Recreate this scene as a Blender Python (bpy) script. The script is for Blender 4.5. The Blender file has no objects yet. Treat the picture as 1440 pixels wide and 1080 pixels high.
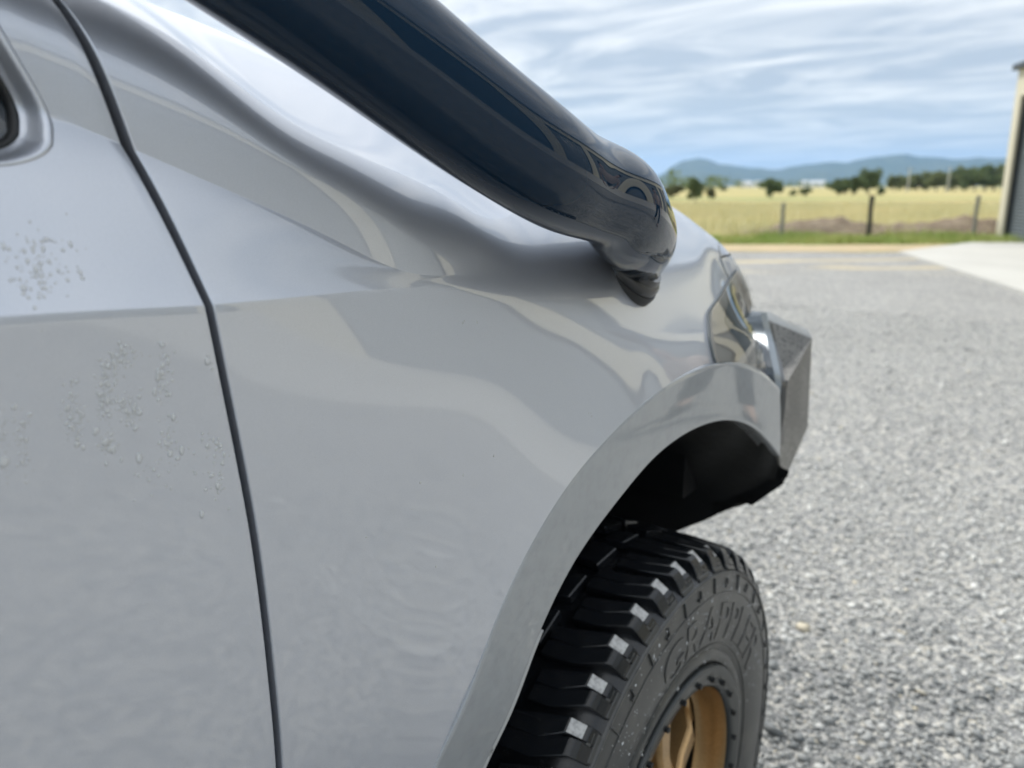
import bpy, bmesh, math, random
import numpy as np
from mathutils import Vector, Matrix
from mathutils.bvhtree import BVHTree

random.seed(7); rng = np.random.default_rng(7)
scene = bpy.context.scene
col = scene.collection
R = math.radians

# ------------------------------------------------------------------ camera
FPX, HOR, CAMH, YAW = 1130.0, 262.0, 1.328, 0.6349
PIT = math.atan((540 - HOR) / FPX)
Fv = np.array([math.cos(YAW) * math.cos(PIT), math.sin(YAW) * math.cos(PIT), -math.sin(PIT)])
Rv = np.array([math.sin(YAW), -math.cos(YAW), 0.0])
Uv = np.cross(Rv, Fv)
CAM = np.array([0.0, 0.0, CAMH])
cam_data = bpy.data.cameras.new('camera')
cam = bpy.data.objects.new('camera', cam_data)
col.objects.link(cam)
mw = Matrix(((Rv[0], Uv[0], -Fv[0], 0), (Rv[1], Uv[1], -Fv[1], 0), (Rv[2], Uv[2], -Fv[2], CAMH), (0, 0, 0, 1)))
cam.matrix_world = mw
cam_data.sensor_width = 36.0
cam_data.lens = FPX / 1440 * 36
cam_data.clip_start = 0.02
cam_data.clip_end = 40000
cam_data.dof.use_dof = True
cam_data.dof.focus_distance = 0.66
cam_data.dof.aperture_fstop = 5.6
scene.camera = cam

def ray(px):
    return Fv + Rv * (px[0] - 720) / FPX - Uv * (px[1] - 540) / FPX
def onY(px, y):
    d = ray(px); return CAM + d * (y / d[1])
def onX(px, x):
    d = ray(px); return CAM + d * (x / d[0])
def onZ(px, z=0.0):
    d = ray(px); return CAM + d * ((z - CAMH) / d[2])
def atD(px, d):
    return CAM + ray(px) * d
def project(P):
    d = np.asarray(P) - CAM
    w = d @ Fv
    return np.stack([720 + FPX * (d @ Rv) / w, 540 - FPX * (d @ Uv) / w], -1)

# ------------------------------------------------------------------ light
SUN_AZ, SUN_EL = 68.0, 50.0      # degrees from +X towards +Y
sd = np.array([math.cos(R(SUN_AZ)) * math.cos(R(SUN_EL)), math.sin(R(SUN_AZ)) * math.cos(R(SUN_EL)), math.sin(R(SUN_EL))])
sun_data = bpy.data.lights.new('sun', 'SUN')
sun_data.energy = 3.1
sun_data.angle = R(9.0)
sun_data.color = (1.0, 0.975, 0.93)
sun = bpy.data.objects.new('sun', sun_data)
sun.rotation_euler = Vector(sd).to_track_quat('Z', 'Y').to_euler()
sun.location = (0, 0, 30)
col.objects.link(sun)

world = bpy.data.worlds.new('World')
scene.world = world
world.use_nodes = True
wt = world.node_tree
for n in list(wt.nodes): wt.nodes.remove(n)
def N(tree, kind, **kw):
    n = tree.nodes.new(kind)
    for k, v in kw.items():
        if k == 'inp':
            for kk, vv in v.items(): n.inputs[kk].default_value = vv
        else: setattr(n, k, v)
    return n
out = N(wt, 'ShaderNodeOutputWorld')
bg = N(wt, 'ShaderNodeBackground', inp={'Strength': 0.10})
sky = N(wt, 'ShaderNodeTexSky', sky_type='NISHITA')
sky.sun_disc = False
sky.sun_elevation = R(SUN_EL)
sky.sun_rotation = R(90.0 - SUN_AZ)
sky.air_density = 1.0; sky.dust_density = 1.5; sky.ozone_density = 1.2
tc = N(wt, 'ShaderNodeTexCoord')
sep = N(wt, 'ShaderNodeSeparateXYZ')
wt.links.new(tc.outputs['Generated'], sep.inputs[0])
def wmath(op, a, b=None, clamp=False):
    n = N(wt, 'ShaderNodeMath', operation=op, use_clamp=clamp)
    for i, v in enumerate((a, b)):
        if v is None: continue
        if isinstance(v, (int, float)): n.inputs[i].default_value = v
        else: wt.links.new(v, n.inputs[i])
    return n.outputs[0]
zz = wmath('ADD', wmath('ABSOLUTE', sep.outputs['Z']), 0.10)
cx = wmath('DIVIDE', sep.outputs['X'], zz)
cy = wmath('DIVIDE', sep.outputs['Y'], zz)
cmb = N(wt, 'ShaderNodeCombineXYZ')
wt.links.new(cx, cmb.inputs[0]); wt.links.new(cy, cmb.inputs[1])
mp = N(wt, 'ShaderNodeMapping')
mp.inputs['Rotation'].default_value = (0, 0, R(-44.0))
mp.inputs['Scale'].default_value = (1.15, 0.60, 1)
wt.links.new(cmb.outputs[0], mp.inputs[0])
nz = N(wt, 'ShaderNodeTexNoise', inp={'Scale': 1.9, 'Detail': 8.0, 'Roughness': 0.58, 'Distortion': 0.6})
wt.links.new(mp.outputs[0], nz.inputs['Vector'])
rampc = N(wt, 'ShaderNodeValToRGB')
rampc.color_ramp.elements[0].position = 0.40; rampc.color_ramp.elements[0].color = (0, 0, 0, 1)
rampc.color_ramp.elements[1].position = 0.64; rampc.color_ramp.elements[1].color = (1, 1, 1, 1)
wt.links.new(nz.outputs['Fac'], rampc.inputs[0])
ccol = N(wt, 'ShaderNodeMix', data_type='RGBA')
ccol.inputs['A'].default_value = (3.85, 4.3, 4.85, 1)      # thin bluish veil
ccol.inputs['B'].default_value = (7.3, 7.4, 7.35, 1)      # bright cloud
wt.links.new(rampc.outputs[0], ccol.inputs['Factor'])
mixs = N(wt, 'ShaderNodeMix', data_type='RGBA')
mixs.inputs['Factor'].default_value = 0.92
wt.links.new(sky.outputs[0], mixs.inputs['A'])
hzn = N(wt, 'ShaderNodeMix', data_type='RGBA'); hzn.inputs['B'].default_value = (5.0, 5.6, 6.0, 1)      # paler towards the horizon
hzr = N(wt, 'ShaderNodeMapRange', inp={'From Min': .0, 'From Max': .11, 'To Min': .85, 'To Max': 0.0}); wt.links.new(wmath('ABSOLUTE', sep.outputs['Z']), hzr.inputs['Value'])
wt.links.new(hzr.outputs[0], hzn.inputs['Factor']); wt.links.new(ccol.outputs['Result'], hzn.inputs['A'])
wt.links.new(hzn.outputs['Result'], mixs.inputs['B'])
zen = N(wt, 'ShaderNodeMapRange', inp={'From Min': 0.0, 'From Max': 0.75, 'To Min': 0.93, 'To Max': 1.62}); wt.links.new(sep.outputs['Z'], zen.inputs['Value'])
vm = N(wt, 'ShaderNodeVectorMath', operation='SCALE'); wt.links.new(mixs.outputs['Result'], vm.inputs[0]); wt.links.new(zen.outputs[0], vm.inputs['Scale'])
wt.links.new(vm.outputs[0], bg.inputs['Color'])
wt.links.new(bg.outputs[0], out.inputs['Surface'])

scene.view_settings.view_transform = 'Standard'
scene.view_settings.look = 'None'
scene.view_settings.gamma = 1.0
scene.view_settings.exposure = 0.45
scene.view_settings.use_curve_mapping = False
scene.render.engine = 'CYCLES'
scene.cycles.use_denoising = True
scene.cycles.max_bounces = 10
scene.cycles.transparent_max_bounces = 16
scene.cycles.volume_bounces = 1
scene.cycles.caustics_reflective = False
scene.cycles.caustics_refractive = False
scene.cycles.sample_clamp_indirect = 6.0

# ------------------------------------------------------------------ materials
def mat(name, base=(.5, .5, .5), rough=.5, metal=0., coat=0., coat_rough=.03, spec=.5, trans=0., ior=1.5, noise=None, bump=None, speck=None):
    """noise=(scale, colour2, lo, hi[, detail]); bump=(scale, strength, distance)"""
    m = bpy.data.materials.new(name); m.use_nodes = True
    t = m.node_tree; b = t.nodes['Principled BSDF']
    b.inputs['Base Color'].default_value = (*base, 1)
    b.inputs['Roughness'].default_value = rough
    b.inputs['Metallic'].default_value = metal
    b.inputs['Coat Weight'].default_value = coat
    b.inputs['Coat Roughness'].default_value = coat_rough
    b.inputs['Specular IOR Level'].default_value = spec
    b.inputs['Transmission Weight'].default_value = trans
    b.inputs['IOR'].default_value = ior
    co = N(t, 'ShaderNodeTexCoord')
    last = None
    for k, ns in enumerate([x for x in (noise, speck) if x]):
        nn = N(t, 'ShaderNodeTexNoise', inp={'Scale': ns[0], 'Detail': ns[4] if len(ns) > 4 else 6.0, 'Roughness': .6})
        t.links.new(co.outputs['Object'], nn.inputs['Vector'])
        rp = N(t, 'ShaderNodeMapRange', inp={'From Min': ns[2], 'From Max': ns[3]})
        t.links.new(nn.outputs['Fac'], rp.inputs['Value'])
        mx = N(t, 'ShaderNodeMix', data_type='RGBA')
        mx.inputs['A'].default_value = (*base, 1); mx.inputs['B'].default_value = (*ns[1], 1)
        if last is not None: t.links.new(last, mx.inputs['A'])
        t.links.new(rp.outputs[0], mx.inputs['Factor'])
        last = mx.outputs['Result']
    if last is not None: t.links.new(last, b.inputs['Base Color'])
    if bump:
        nb = N(t, 'ShaderNodeTexNoise', inp={'Scale': bump[0], 'Detail': 5.0, 'Roughness': .6})
        t.links.new(co.outputs['Object'], nb.inputs['Vector'])
        bp = N(t, 'ShaderNodeBump', inp={'Strength': bump[1], 'Distance': bump[2]})
        t.links.new(nb.outputs['Fac'], bp.inputs['Height'])
        t.links.new(bp.outputs[0], b.inputs['Normal'])
    return m

M = {}
M['paint'] = mat('silver_grey_paint', (.59, .62, .685), .46, .78, 1.0, .036, noise=(2600, (.53, .56, .625), .42, .62, 2))
M['paint'].node_tree.nodes['Principled BSDF'].inputs['Coat IOR'].default_value = 1.85
M['black_gloss'] = mat('gloss_black_paint', (.005, .020, .043), .45, 0, 1.0, .012, spec=.0)
M['black_gloss'].node_tree.nodes['Principled BSDF'].inputs['Coat IOR'].default_value = 1.38
M['black_plastic'] = mat('black_plastic', (.008, .009, .010), .55)
M['arch_black'] = mat('arch_liner_black', (.006, .007, .008), .7, bump=(60, .3, .004))
M['rubber'] = mat('tyre_rubber', (.008, .0095, .0115), .24, 0, 0, spec=.5, noise=(55, (.016, .017, .018), .5, .75), bump=(420, .25, .0006))
M['rubber_side'] = mat('tyre_sidewall_rubber', (.036, .038, .038), .30, 0, 0, spec=.6, noise=(22, (.075, .073, .066), .45, .75), bump=(300, .3, .0006))
M['pale_rubber'] = mat('pale_chamfer_rubber', (.52, .52, .51), .4, noise=(140, (.22, .22, .215), .45, .7))  # paler colour for the chamfer facets of the shoulder blocks
M['bronze'] = mat('bronze_alloy', (.47, .30, .135), .34, .75, .4, .2, noise=(260, (.38, .235, .10), .45, .7))
M['rim_black'] = mat('rim_ring_black', (.02, .024, .025), .4, .3, .3)
M['steel'] = mat('bolt_steel', (.2, .21, .22), .35, .9)
M['chrome'] = mat('chrome_reflector', (.75, .74, .70), .16, .95)
M['lamp_grey'] = mat('lamp_bezel_grey', (.20, .235, .265), .3, .2, .6)
M['lamp_cream'] = mat('lamp_inner_white', (.66, .63, .57), .3, 0, .5)
M['bar'] = mat('textured_bar_coating', (.115, .11, .10), .40, 0, .35, .25, noise=(9, (.21, .205, .185), .4, .65), speck=(190, (.012, .012, .012), .56, .61, 3), bump=(700, .5, .0012))
M['bar_top'] = M['bar']
M['seam'] = mat('seam_black', (.004, .004, .005), .8)
M['trim'] = mat('black_trim', (.012, .014, .017), .3, 0, .4)
def drop_mat():
    m = bpy.data.materials.new('water_drop'); m.use_nodes = True; t = m.node_tree
    for n in list(t.nodes): t.nodes.remove(n)
    o = N(t, 'ShaderNodeOutputMaterial'); mx = N(t, 'ShaderNodeMixShader'); mx2 = N(t, 'ShaderNodeMixShader', inp={0: .5})
    tr = N(t, 'ShaderNodeBsdfTransparent'); gl = N(t, 'ShaderNodeBsdfGlossy', inp={'Roughness': .02}); df = N(t, 'ShaderNodeBsdfDiffuse', inp={'Color': (.93, .95, .96, 1)})  # white diffuse imitates the bright light a drop gathers, painted into its colour
    fr = N(t, 'ShaderNodeFresnel', inp={'IOR': 1.5})
    t.links.new(tr.outputs[0], mx2.inputs[1]); t.links.new(df.outputs[0], mx2.inputs[2])
    t.links.new(fr.outputs[0], mx.inputs[0]); t.links.new(mx2.outputs[0], mx.inputs[1]); t.links.new(gl.outputs[0], mx.inputs[2]); t.links.new(mx.outputs[0], o.inputs[0]); return m
M['drop'] = drop_mat()
M['glass_dark'] = mat('tinted_side_glass', (.010, .014, .017), .05, 0, 1.0)
M['seal'] = mat('window_seal', (.012, .013, .014), .5)
M['amber'] = mat('amber_lens', (.50, .36, .10), .15, 0, .8)
# thin clear lens
def glass_thin():
    m = bpy.data.materials.new('clear_lamp_lens'); m.use_nodes = True
    t = m.node_tree
    for n in list(t.nodes): t.nodes.remove(n)
    o = N(t, 'ShaderNodeOutputMaterial'); mx = N(t, 'ShaderNodeMixShader')
    tr = N(t, 'ShaderNodeBsdfTransparent'); gl = N(t, 'ShaderNodeBsdfGlossy', inp={'Roughness': .01})
    fr = N(t, 'ShaderNodeFresnel', inp={'IOR': 1.6})
    t.links.new(fr.outputs[0], mx.inputs[0]); t.links.new(tr.outputs[0], mx.inputs[1]); t.links.new(gl.outputs[0], mx.inputs[2])
    t.links.new(mx.outputs[0], o.inputs[0]); return m
M['lens'] = glass_thin()

# ------------------------------------------------------------------ object helpers
def tag(o, label=None, cat=None, group=None, kind=None):
    if label: o['label'] = label
    if cat: o['category'] = cat
    if group: o['group'] = group
    if kind: o['kind'] = kind
    return o
def put_parent(o, p):
    if p is not None:
        o.parent = p
        o.matrix_parent_inverse = Matrix.Translation(-Vector(p.location))
def mesh(name, V, Fc, material=None, parent=None, smooth=False, sharp=None, loc=None):
    me = bpy.data.meshes.new(name)
    me.from_pydata([tuple(map(float, v)) for v in V], [], [tuple(map(int, f)) for f in Fc])
    if smooth: me.polygons.foreach_set('use_smooth', [True] * len(me.polygons))
    if sharp: me.set_sharp_from_angle(angle=R(sharp))
    if material is not None: me.materials.append(material)
    me.update()
    o = bpy.data.objects.new(name, me); col.objects.link(o)
    if loc is not None: o.location = loc
    put_parent(o, parent)
    return o
def empty(name, loc):
    o = bpy.data.objects.new(name, None); col.objects.link(o); o.location = loc
    o.empty_display_size = .2
    return o
class MB:
    def __init__(s): s.v = []; s.f = []
    def add(s, V, Fc):
        k = len(s.v); s.v += [tuple(v) for v in V]; s.f += [tuple(i + k for i in f) for f in Fc]; return s
    def box(s, a, b):
        x0, y0, z0 = a; x1, y1, z1 = b
        return s.add([(x0,y0,z0),(x1,y0,z0),(x1,y1,z0),(x0,y1,z0),(x0,y0,z1),(x1,y0,z1),(x1,y1,z1),(x0,y1,z1)],
                     [(0,3,2,1),(4,5,6,7),(0,1,5,4),(1,2,6,5),(2,3,7,6),(3,0,4,7)])
    def obox(s, o, ex, ey, ez):
        o, ex, ey, ez = map(np.asarray, (o, ex, ey, ez))
        P = [o, o+ex, o+ex+ey, o+ey, o+ez, o+ex+ez, o+ex+ey+ez, o+ey+ez]
        return s.add(P, [(0,3,2,1),(4,5,6,7),(0,1,5,4),(1,2,6,5),(2,3,7,6),(3,0,4,7)])
    def tube(s, path, rad, n=8, cap=True, squash=None):
        path = [np.asarray(p, float) for p in path]
        if not hasattr(rad, '__len__'): rad = [rad] * len(path)
        k0 = len(s.v); prev = None
        for i, p in enumerate(path):
            d = path[min(i+1, len(path)-1)] - path[max(i-1, 0)]; d = d / (np.linalg.norm(d) + 1e-12)
            if prev is None:
                a = np.array([0, 0, 1.]) if abs(d[2]) < .9 else np.array([1., 0, 0])
                u = np.cross(d, a)
            else: u = prev - d * (prev @ d)
            u /= np.linalg.norm(u); prev = u; w = np.cross(d, u)
            for j in range(n):
                t = 2 * math.pi * j / n
                s.v.append(tuple(p + rad[i] * (u * math.cos(t) + w * math.sin(t))))
        for i in range(len(path)-1):
            for j in range(n):
                a = k0 + i*n + j; b = k0 + i*n + (j+1) % n
                s.f.append((a, b, b+n, a+n))
        if cap:
            s.f.append(tuple(k0 + j for j in reversed(range(n))))
            s.f.append(tuple(k0 + (len(path)-1)*n + j for j in range(n)))
        return s
    def build(s, name, material=None, parent=None, smooth=False, sharp=None, loc=None):
        return mesh(name, s.v, s.f, material, parent, smooth, sharp, loc)

def pchip(xs, ys):
    xs = np.asarray(xs, float); ys = np.asarray(ys, float)
    h = np.diff(xs); d = np.diff(ys) / h; m = np.zeros(len(xs))
    for i in range(1, len(xs)-1):
        if d[i-1] * d[i] > 0:
            w1 = 2*h[i] + h[i-1]; w2 = h[i] + 2*h[i-1]
            m[i] = (w1 + w2) / (w1/d[i-1] + w2/d[i])
    m[0] = d[0]; m[-1] = d[-1]
    def fn(x):
        x = np.asarray(x, float); i = np.clip(np.searchsorted(xs, x) - 1, 0, len(xs)-2)
        t = (x - xs[i]) / h[i]; t = np.clip(t, 0, 1)
        return ((2*t**3-3*t**2+1)*ys[i] + (t**3-2*t**2+t)*h[i]*m[i] + (-2*t**3+3*t**2)*ys[i+1] + (t**3-t**2)*h[i]*m[i+1])
    return fn
def smooth_fn(fn, w=.02):
    def g(x):
        x = np.asarray(x, float); return (fn(x-2*w) + 2*fn(x-w) + 3*fn(x) + 2*fn(x+w) + fn(x+2*w)) / 9
    return g

HD = np.array([math.cos(YAW), math.sin(YAW)])         # camera heading on the ground
HP = np.array([math.sin(YAW), -math.cos(YAW)])        # to the right of it
KP = math.cos(PIT)/FPX; KZ = math.cos(PIT)**2/FPX      # pixel offset from the horizon -> slope
def hp(along, right): return HD * along + HP * right

# ================================================================== SETTING
#GROUND
def ground_mat():
    m = bpy.data.materials.new('dry_paddock'); m.use_nodes = True
    t = m.node_tree; b = t.nodes['Principled BSDF']; b.inputs['Roughness'].default_value = .9; b.inputs['Specular IOR Level'].default_value = .1
    co = N(t, 'ShaderNodeTexCoord')
    def noise(scale, stretch=None, detail=6):
        mpn = N(t, 'ShaderNodeMapping'); mpn.inputs['Rotation'].default_value = (0, 0, -YAW)
        if stretch: mpn.inputs['Scale'].default_value = stretch
        t.links.new(co.outputs['Object'], mpn.inputs[0])
        n = N(t, 'ShaderNodeTexNoise', inp={'Scale': scale, 'Detail': detail, 'Roughness': .6}); t.links.new(mpn.outputs[0], n.inputs['Vector']); return n.outputs['Fac']
    def mixc(f, a, bb, lo, hi):
        rp = N(t, 'ShaderNodeMapRange', inp={'From Min': lo, 'From Max': hi}); t.links.new(f, rp.inputs['Value'])
        mx = N(t, 'ShaderNodeMix', data_type='RGBA')
        for k, v in (('A', a), ('B', bb)):
            if isinstance(v, tuple): mx.inputs[k].default_value = (*v, 1)
            else: t.links.new(v, mx.inputs[k])
        t.links.new(rp.outputs[0], mx.inputs['Factor']); return mx.outputs['Result']
    c1 = mixc(noise(.10, (1.6, .5, 1)), (.41, .36, .165), (.46, .35, .16), .4, .62)
    c2 = mixc(noise(.35, (1, .6, 1)), c1, (.35, .36, .16), .5, .72)
    c3 = mixc(noise(.011, (1.4, .6, 1)), c2, (.27, .29, .12), .52, .62)
    c4 = mixc(noise(6.0), c3, (.46, .41, .19), .55, .8)
    t.links.new(c4, b.inputs['Base Color'])
    return m
G = 11500.0
rings = [0, 30, 60, 120, 300, 800, 2000, 5000, G]
gv = [(0, 0, 0)]; gf = []
na = 64
for k, r in enumerate(rings[1:]):
    for j in range(na):
        a = 2*math.pi*j/na; gv.append((r*math.cos(a), r*math.sin(a), 0))
for j in range(na):
    gf.append((0, 1+j, 1+(j+1) % na))
for k in range(len(rings)-2):
    for j in range(na):
        a = 1+k*na+j; b = 1+k*na+(j+1) % na; gf.append((a, a+na, b+na, b))
tag(mesh('paddock', gv, gf, ground_mat()), 'dry golden grass paddock running to the hills', 'field', kind='structure')

# apron / shed frame of reference
A0 = np.array([17.88, 3.43]); D0 = np.array([-.91406, -.40557]); N0 = np.array([.40557, -.91406]); S0 = np.array([23.91, 2.3]) - HP*.11

# gravel yard sheet, its edge uneven
def strip_poly(a0, a1, r0, r1, z, amp, n, name, m):
    V = []; Fc = []
    for i in range(n+1):
        r = r0 + (r1-r0)*i/n
        w0 = amp * (math.sin(r*1.7) + .6*math.sin(r*4.1+1)) ; w1 = amp * (math.sin(r*1.3+2) + .7*math.sin(r*3.3))
        p = hp(a0 + (w0 if a0 > 0 else 0), r); q = hp(a1 + w1, r)
        V += [(p[0], p[1], z), (q[0], q[1], z)]
    for i in range(n): Fc.append((2*i, 2*i+2, 2*i+3, 2*i+1))
    return mesh(name, V, Fc, m)
def gravel_mat():
    m = bpy.data.materials.new('grey_gravel'); m.use_nodes = True
    t = m.node_tree; b = t.nodes['Principled BSDF']; b.inputs['Roughness'].default_value = .82; b.inputs['Specular IOR Level'].default_value = .25
    co = N(t, 'ShaderNodeTexCoord')
    vo = N(t, 'ShaderNodeTexVoronoi', inp={'Scale': 62.0, 'Randomness': 1.0}); t.links.new(co.outputs['Object'], vo.inputs['Vector'])
    sepc = N(t, 'ShaderNodeSeparateColor'); t.links.new(vo.outputs['Color'], sepc.inputs[0])
    rp = N(t, 'ShaderNodeValToRGB'); e = rp.color_ramp.elements
    e[0].color = (.14, .145, .145, 1); e[1].color = (.41, .40, .385, 1)
    x = rp.color_ramp.elements.new(.45); x.color = (.255, .257, .255, 1)
    x = rp.color_ramp.elements.new(.96); x.color = (.48, .46, .41, 1)
    t.links.new(sepc.outputs[0], rp.inputs[0])
    n1 = N(t, 'ShaderNodeTexNoise', inp={'Scale': 1.1, 'Detail': 8.0, 'Roughness': .65}); t.links.new(co.outputs['Object'], n1.inputs['Vector'])
    r1 = N(t, 'ShaderNodeMapRange', inp={'From Min': .4, 'From Max': .68, 'To Min': 1.0, 'To Max': .86}); t.links.new(n1.outputs['Fac'], r1.inputs['Value'])
    mul = N(t, 'ShaderNodeMix', data_type='RGBA', blend_type='MULTIPLY'); mul.inputs['Factor'].default_value = 1
    t.links.new(rp.outputs[0], mul.inputs['A']); t.links.new(r1.outputs[0], mul.inputs['B'])
    # sandy patches washed over the far end
    mpn = N(t, 'ShaderNodeMapping'); mpn.inputs['Rotation'].default_value = (0, 0, -YAW); t.links.new(co.outputs['Object'], mpn.inputs[0])
    sx = N(t, 'ShaderNodeSeparateXYZ'); t.links.new(mpn.outputs[0], sx.inputs[0])
    ra = N(t, 'ShaderNodeMapRange', inp={'From Min': 12.2, 'From Max': 14.2}); t.links.new(sx.outputs[0], ra.inputs['Value'])
    rb = N(t, 'ShaderNodeMapRange', inp={'From Min': 15.8, 'From Max': 14.4}); t.links.new(sx.outputs[0], rb.inputs['Value'])
    n2 = N(t, 'ShaderNodeTexNoise', inp={'Scale': 1.0, 'Detail': 6.0}); 
    mp2 = N(t, 'ShaderNodeMapping'); mp2.inputs['Scale'].default_value = (1.3, .33, 1); t.links.new(mpn.outputs[0], mp2.inputs[0]); t.links.new(mp2.outputs[0], n2.inputs['Vector'])
    r2 = N(t, 'ShaderNodeMapRange', inp={'From Min': .5, 'From Max': .62}); t.links.new(n2.outputs['Fac'], r2.inputs['Value'])
    m1 = N(t, 'ShaderNodeMath', operation='MULTIPLY'); t.links.new(ra.outputs[0], m1.inputs[0]); t.links.new(rb.outputs[0], m1.inputs[1])
    m2 = N(t, 'ShaderNodeMath', operation='MULTIPLY'); t.links.new(m1.outputs[0], m2.inputs[0]); t.links.new(r2.outputs[0], m2.inputs[1])
    mx = N(t, 'ShaderNodeMix', data_type='RGBA'); mx.inputs['B'].default_value = (.52, .43, .26, 1)
    t.links.new(mul.outputs['Result'], mx.inputs['A']); t.links.new(m2.outputs[0], mx.inputs['Factor'])
    t.links.new(mx.outputs['Result'], b.inputs['Base Color'])
    bp = N(t, 'ShaderNodeBump', inp={'Strength': .5, 'Distance': .010}); t.links.new(vo.outputs['Distance'], bp.inputs['Height'])
    bp.invert = True
    t.links.new(bp.outputs[0], b.inputs['Normal'])
    return m
M['gravel'] = gravel_mat()
tag(strip_poly(-26, 16.8, -30, 26, .004, .10, 120, 'gravel_yard', M['gravel']), 'compacted grey gravel yard', 'gravel', kind='structure')
M['sand'] = mat('sandy_verge', (.44, .34, .20), .9, noise=(2.5, (.36, .30, .175), .4, .7), bump=(20, .4, .02))
tag(strip_poly(16.9, 19.0, -30, 26, .008, .12, 120, 'sandy_verge', M['sand']), 'sandy strip between gravel and grass', 'verge', kind='structure')
M['green'] = mat('green_grass_verge', (.21, .27, .08), .9, noise=(1.3, (.34, .34, .14), .45, .7), bump=(25, .5, .05))
tag(strip_poly(18.9, 21.0, -30, 26, .004, .25, 120, 'grass_verge', M['green']), 'strip of green grass along the fence line', 'verge', kind='structure')

# concrete apron: slab with a real edge
M['concrete'] = mat('pale_concrete', (.49, .48, .44), .8, noise=(.8, (.43, .42, .385), .4, .7), speck=(30, (.53, .515, .47), .55, .75), bump=(90, .15, .003))
e0 = A0; e1 = A0 + D0*30; e2 = e1 + N0*3.6; e3 = S0 + N0*.1
top = [(*e0, .05), (*e1, .05), (*e2, .05), (*e3, .05)]; bot = [(p[0], p[1], -.05) for p in top]
tag(mesh('concrete_apron', top+bot, [(0,3,2,1)[::-1], (0,1,5,4)[::-1], (1,2,6,5)[::-1], (2,3,7,6)[::-1], (3,0,4,7)[::-1]], M['concrete']),
    'pale concrete apron in front of the shed', 'driveway', kind='structure')

# ------------------------------------------------------------------ shed
M['cream'] = mat('cream_steel_cladding', (.66, .61, .47), .5, 0, .1, noise=(1.2, (.62, .57, .43), .4, .7))
M['door_grey'] = mat('grey_roller_door', (.115, .135, .145), .45, .1, .1, noise=(3, (.09, .11, .12), .4, .7))
M['charcoal'] = mat('charcoal_gutter', (.05, .058, .065), .4, .2)
M['shed_dark'] = mat('shed_jamb_dark', (.03, .034, .036), .7)  # even dark colour of the door jambs
EAVE, DTOP, SLEN, SDEP = 4.05, 3.42, 26.0, 11.0
shed = empty('shed', (S0[0], S0[1], 0))
tag(shed, 'cream steel shed with grey roller doors behind the concrete apron', 'shed')
def sp(u, w, z):    # u along the front from the near corner, w into the shed
    p = S0 + D0*u + N0*w; return (p[0], p[1], z)
def sbox(name, u0, u1, w0, w1, z0, z1, m, parent=shed):
    V = [sp(u0,w0,z0), sp(u1,w0,z0), sp(u1,w1,z0), sp(u0,w1,z0), sp(u0,w0,z1), sp(u1,w0,z1), sp(u1,w1,z1), sp(u0,w1,z1)]
    return mesh(name, V, [(0,3,2,1),(4,5,6,7),(0,1,5,4),(1,2,6,5),(2,3,7,6),(3,0,4,7)], m, parent)
doors = [(.36, 4.1), (5.2, 9.2), (10.4, 14.4), (15.6, 19.6), (20.8, 24.8)]
edges = [0.0] + [v for d in doors for v in d] + [SLEN]
for i in range(0, len(edges), 2):
    sbox('wall_pier', edges[i], edges[i+1], 0, .12, .05, DTOP, M['cream'])
sbox('lintel', 0, SLEN, .002, .122, DTOP+.002, EAVE, M['cream'])
for (u0, u1) in doors:
    V = []; Fc = []; nr = 84
    for k in range(nr+1):
        z = .05 + (DTOP-.05)*k/nr; w = .14 + (.018 if k % 2 else 0)
        V += [sp(u0-.02, w, z), sp(u1+.02, w, z)]
    for k in range(nr): Fc.append((2*k, 2*k+1, 2*k+3, 2*k+2))
    d = mesh('roller_door', V, Fc, M['door_grey'], shed)
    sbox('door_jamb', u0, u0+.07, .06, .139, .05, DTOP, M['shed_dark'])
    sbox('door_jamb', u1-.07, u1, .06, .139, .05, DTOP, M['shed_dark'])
sbox('end_wall', -.002, .10, .122, SDEP, 0, EAVE, M['cream'])
sbox('end_wall', SLEN-.10, SLEN+.002, .122, SDEP, 0, EAVE, M['cream'])
sbox('back_wall', 0.1, SLEN-.1, SDEP-.1, SDEP, 0, EAVE, M['cream'])
sbox('gutter', -.10, SLEN+.1, -.12, .02, EAVE+.002, EAVE+.13, M['charcoal'])
V = [sp(-.08,.02,EAVE+.05), sp(SLEN+.08,.02,EAVE+.05), sp(SLEN+.08,SDEP/2,EAVE+1.0), sp(-.08,SDEP/2,EAVE+1.0), sp(SLEN+.08,SDEP+.05,EAVE+.05), sp(-.08,SDEP+.05,EAVE+.05)]
V += [(x, y, z-.05) for x, y, z in V]
mesh('roof', V, [(0,1,2,3),(3,2,4,5),(6,9,8,7),(9,11,10,8),(0,6,7,1),(5,4,10,11),(0,3,9,6),(3,5,11,9),(1,7,8,2),(2,8,10,4)], M['charcoal'], shed)
for u0, u1 in ((0, .1), (SLEN-.1, SLEN)):
    mesh('gable', [sp(u0,.12,EAVE), sp(u0,SDEP-.02,EAVE), sp(u0,SDEP/2,EAVE+.9), sp(u1,.12,EAVE), sp(u1,SDEP-.02,EAVE), sp(u1,SDEP/2,EAVE+.9)],
         [(0,1,2),(3,5,4),(0,3,4,1),(1,4,5,2),(2,5,3,0)], M['cream'], shed)

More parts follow.
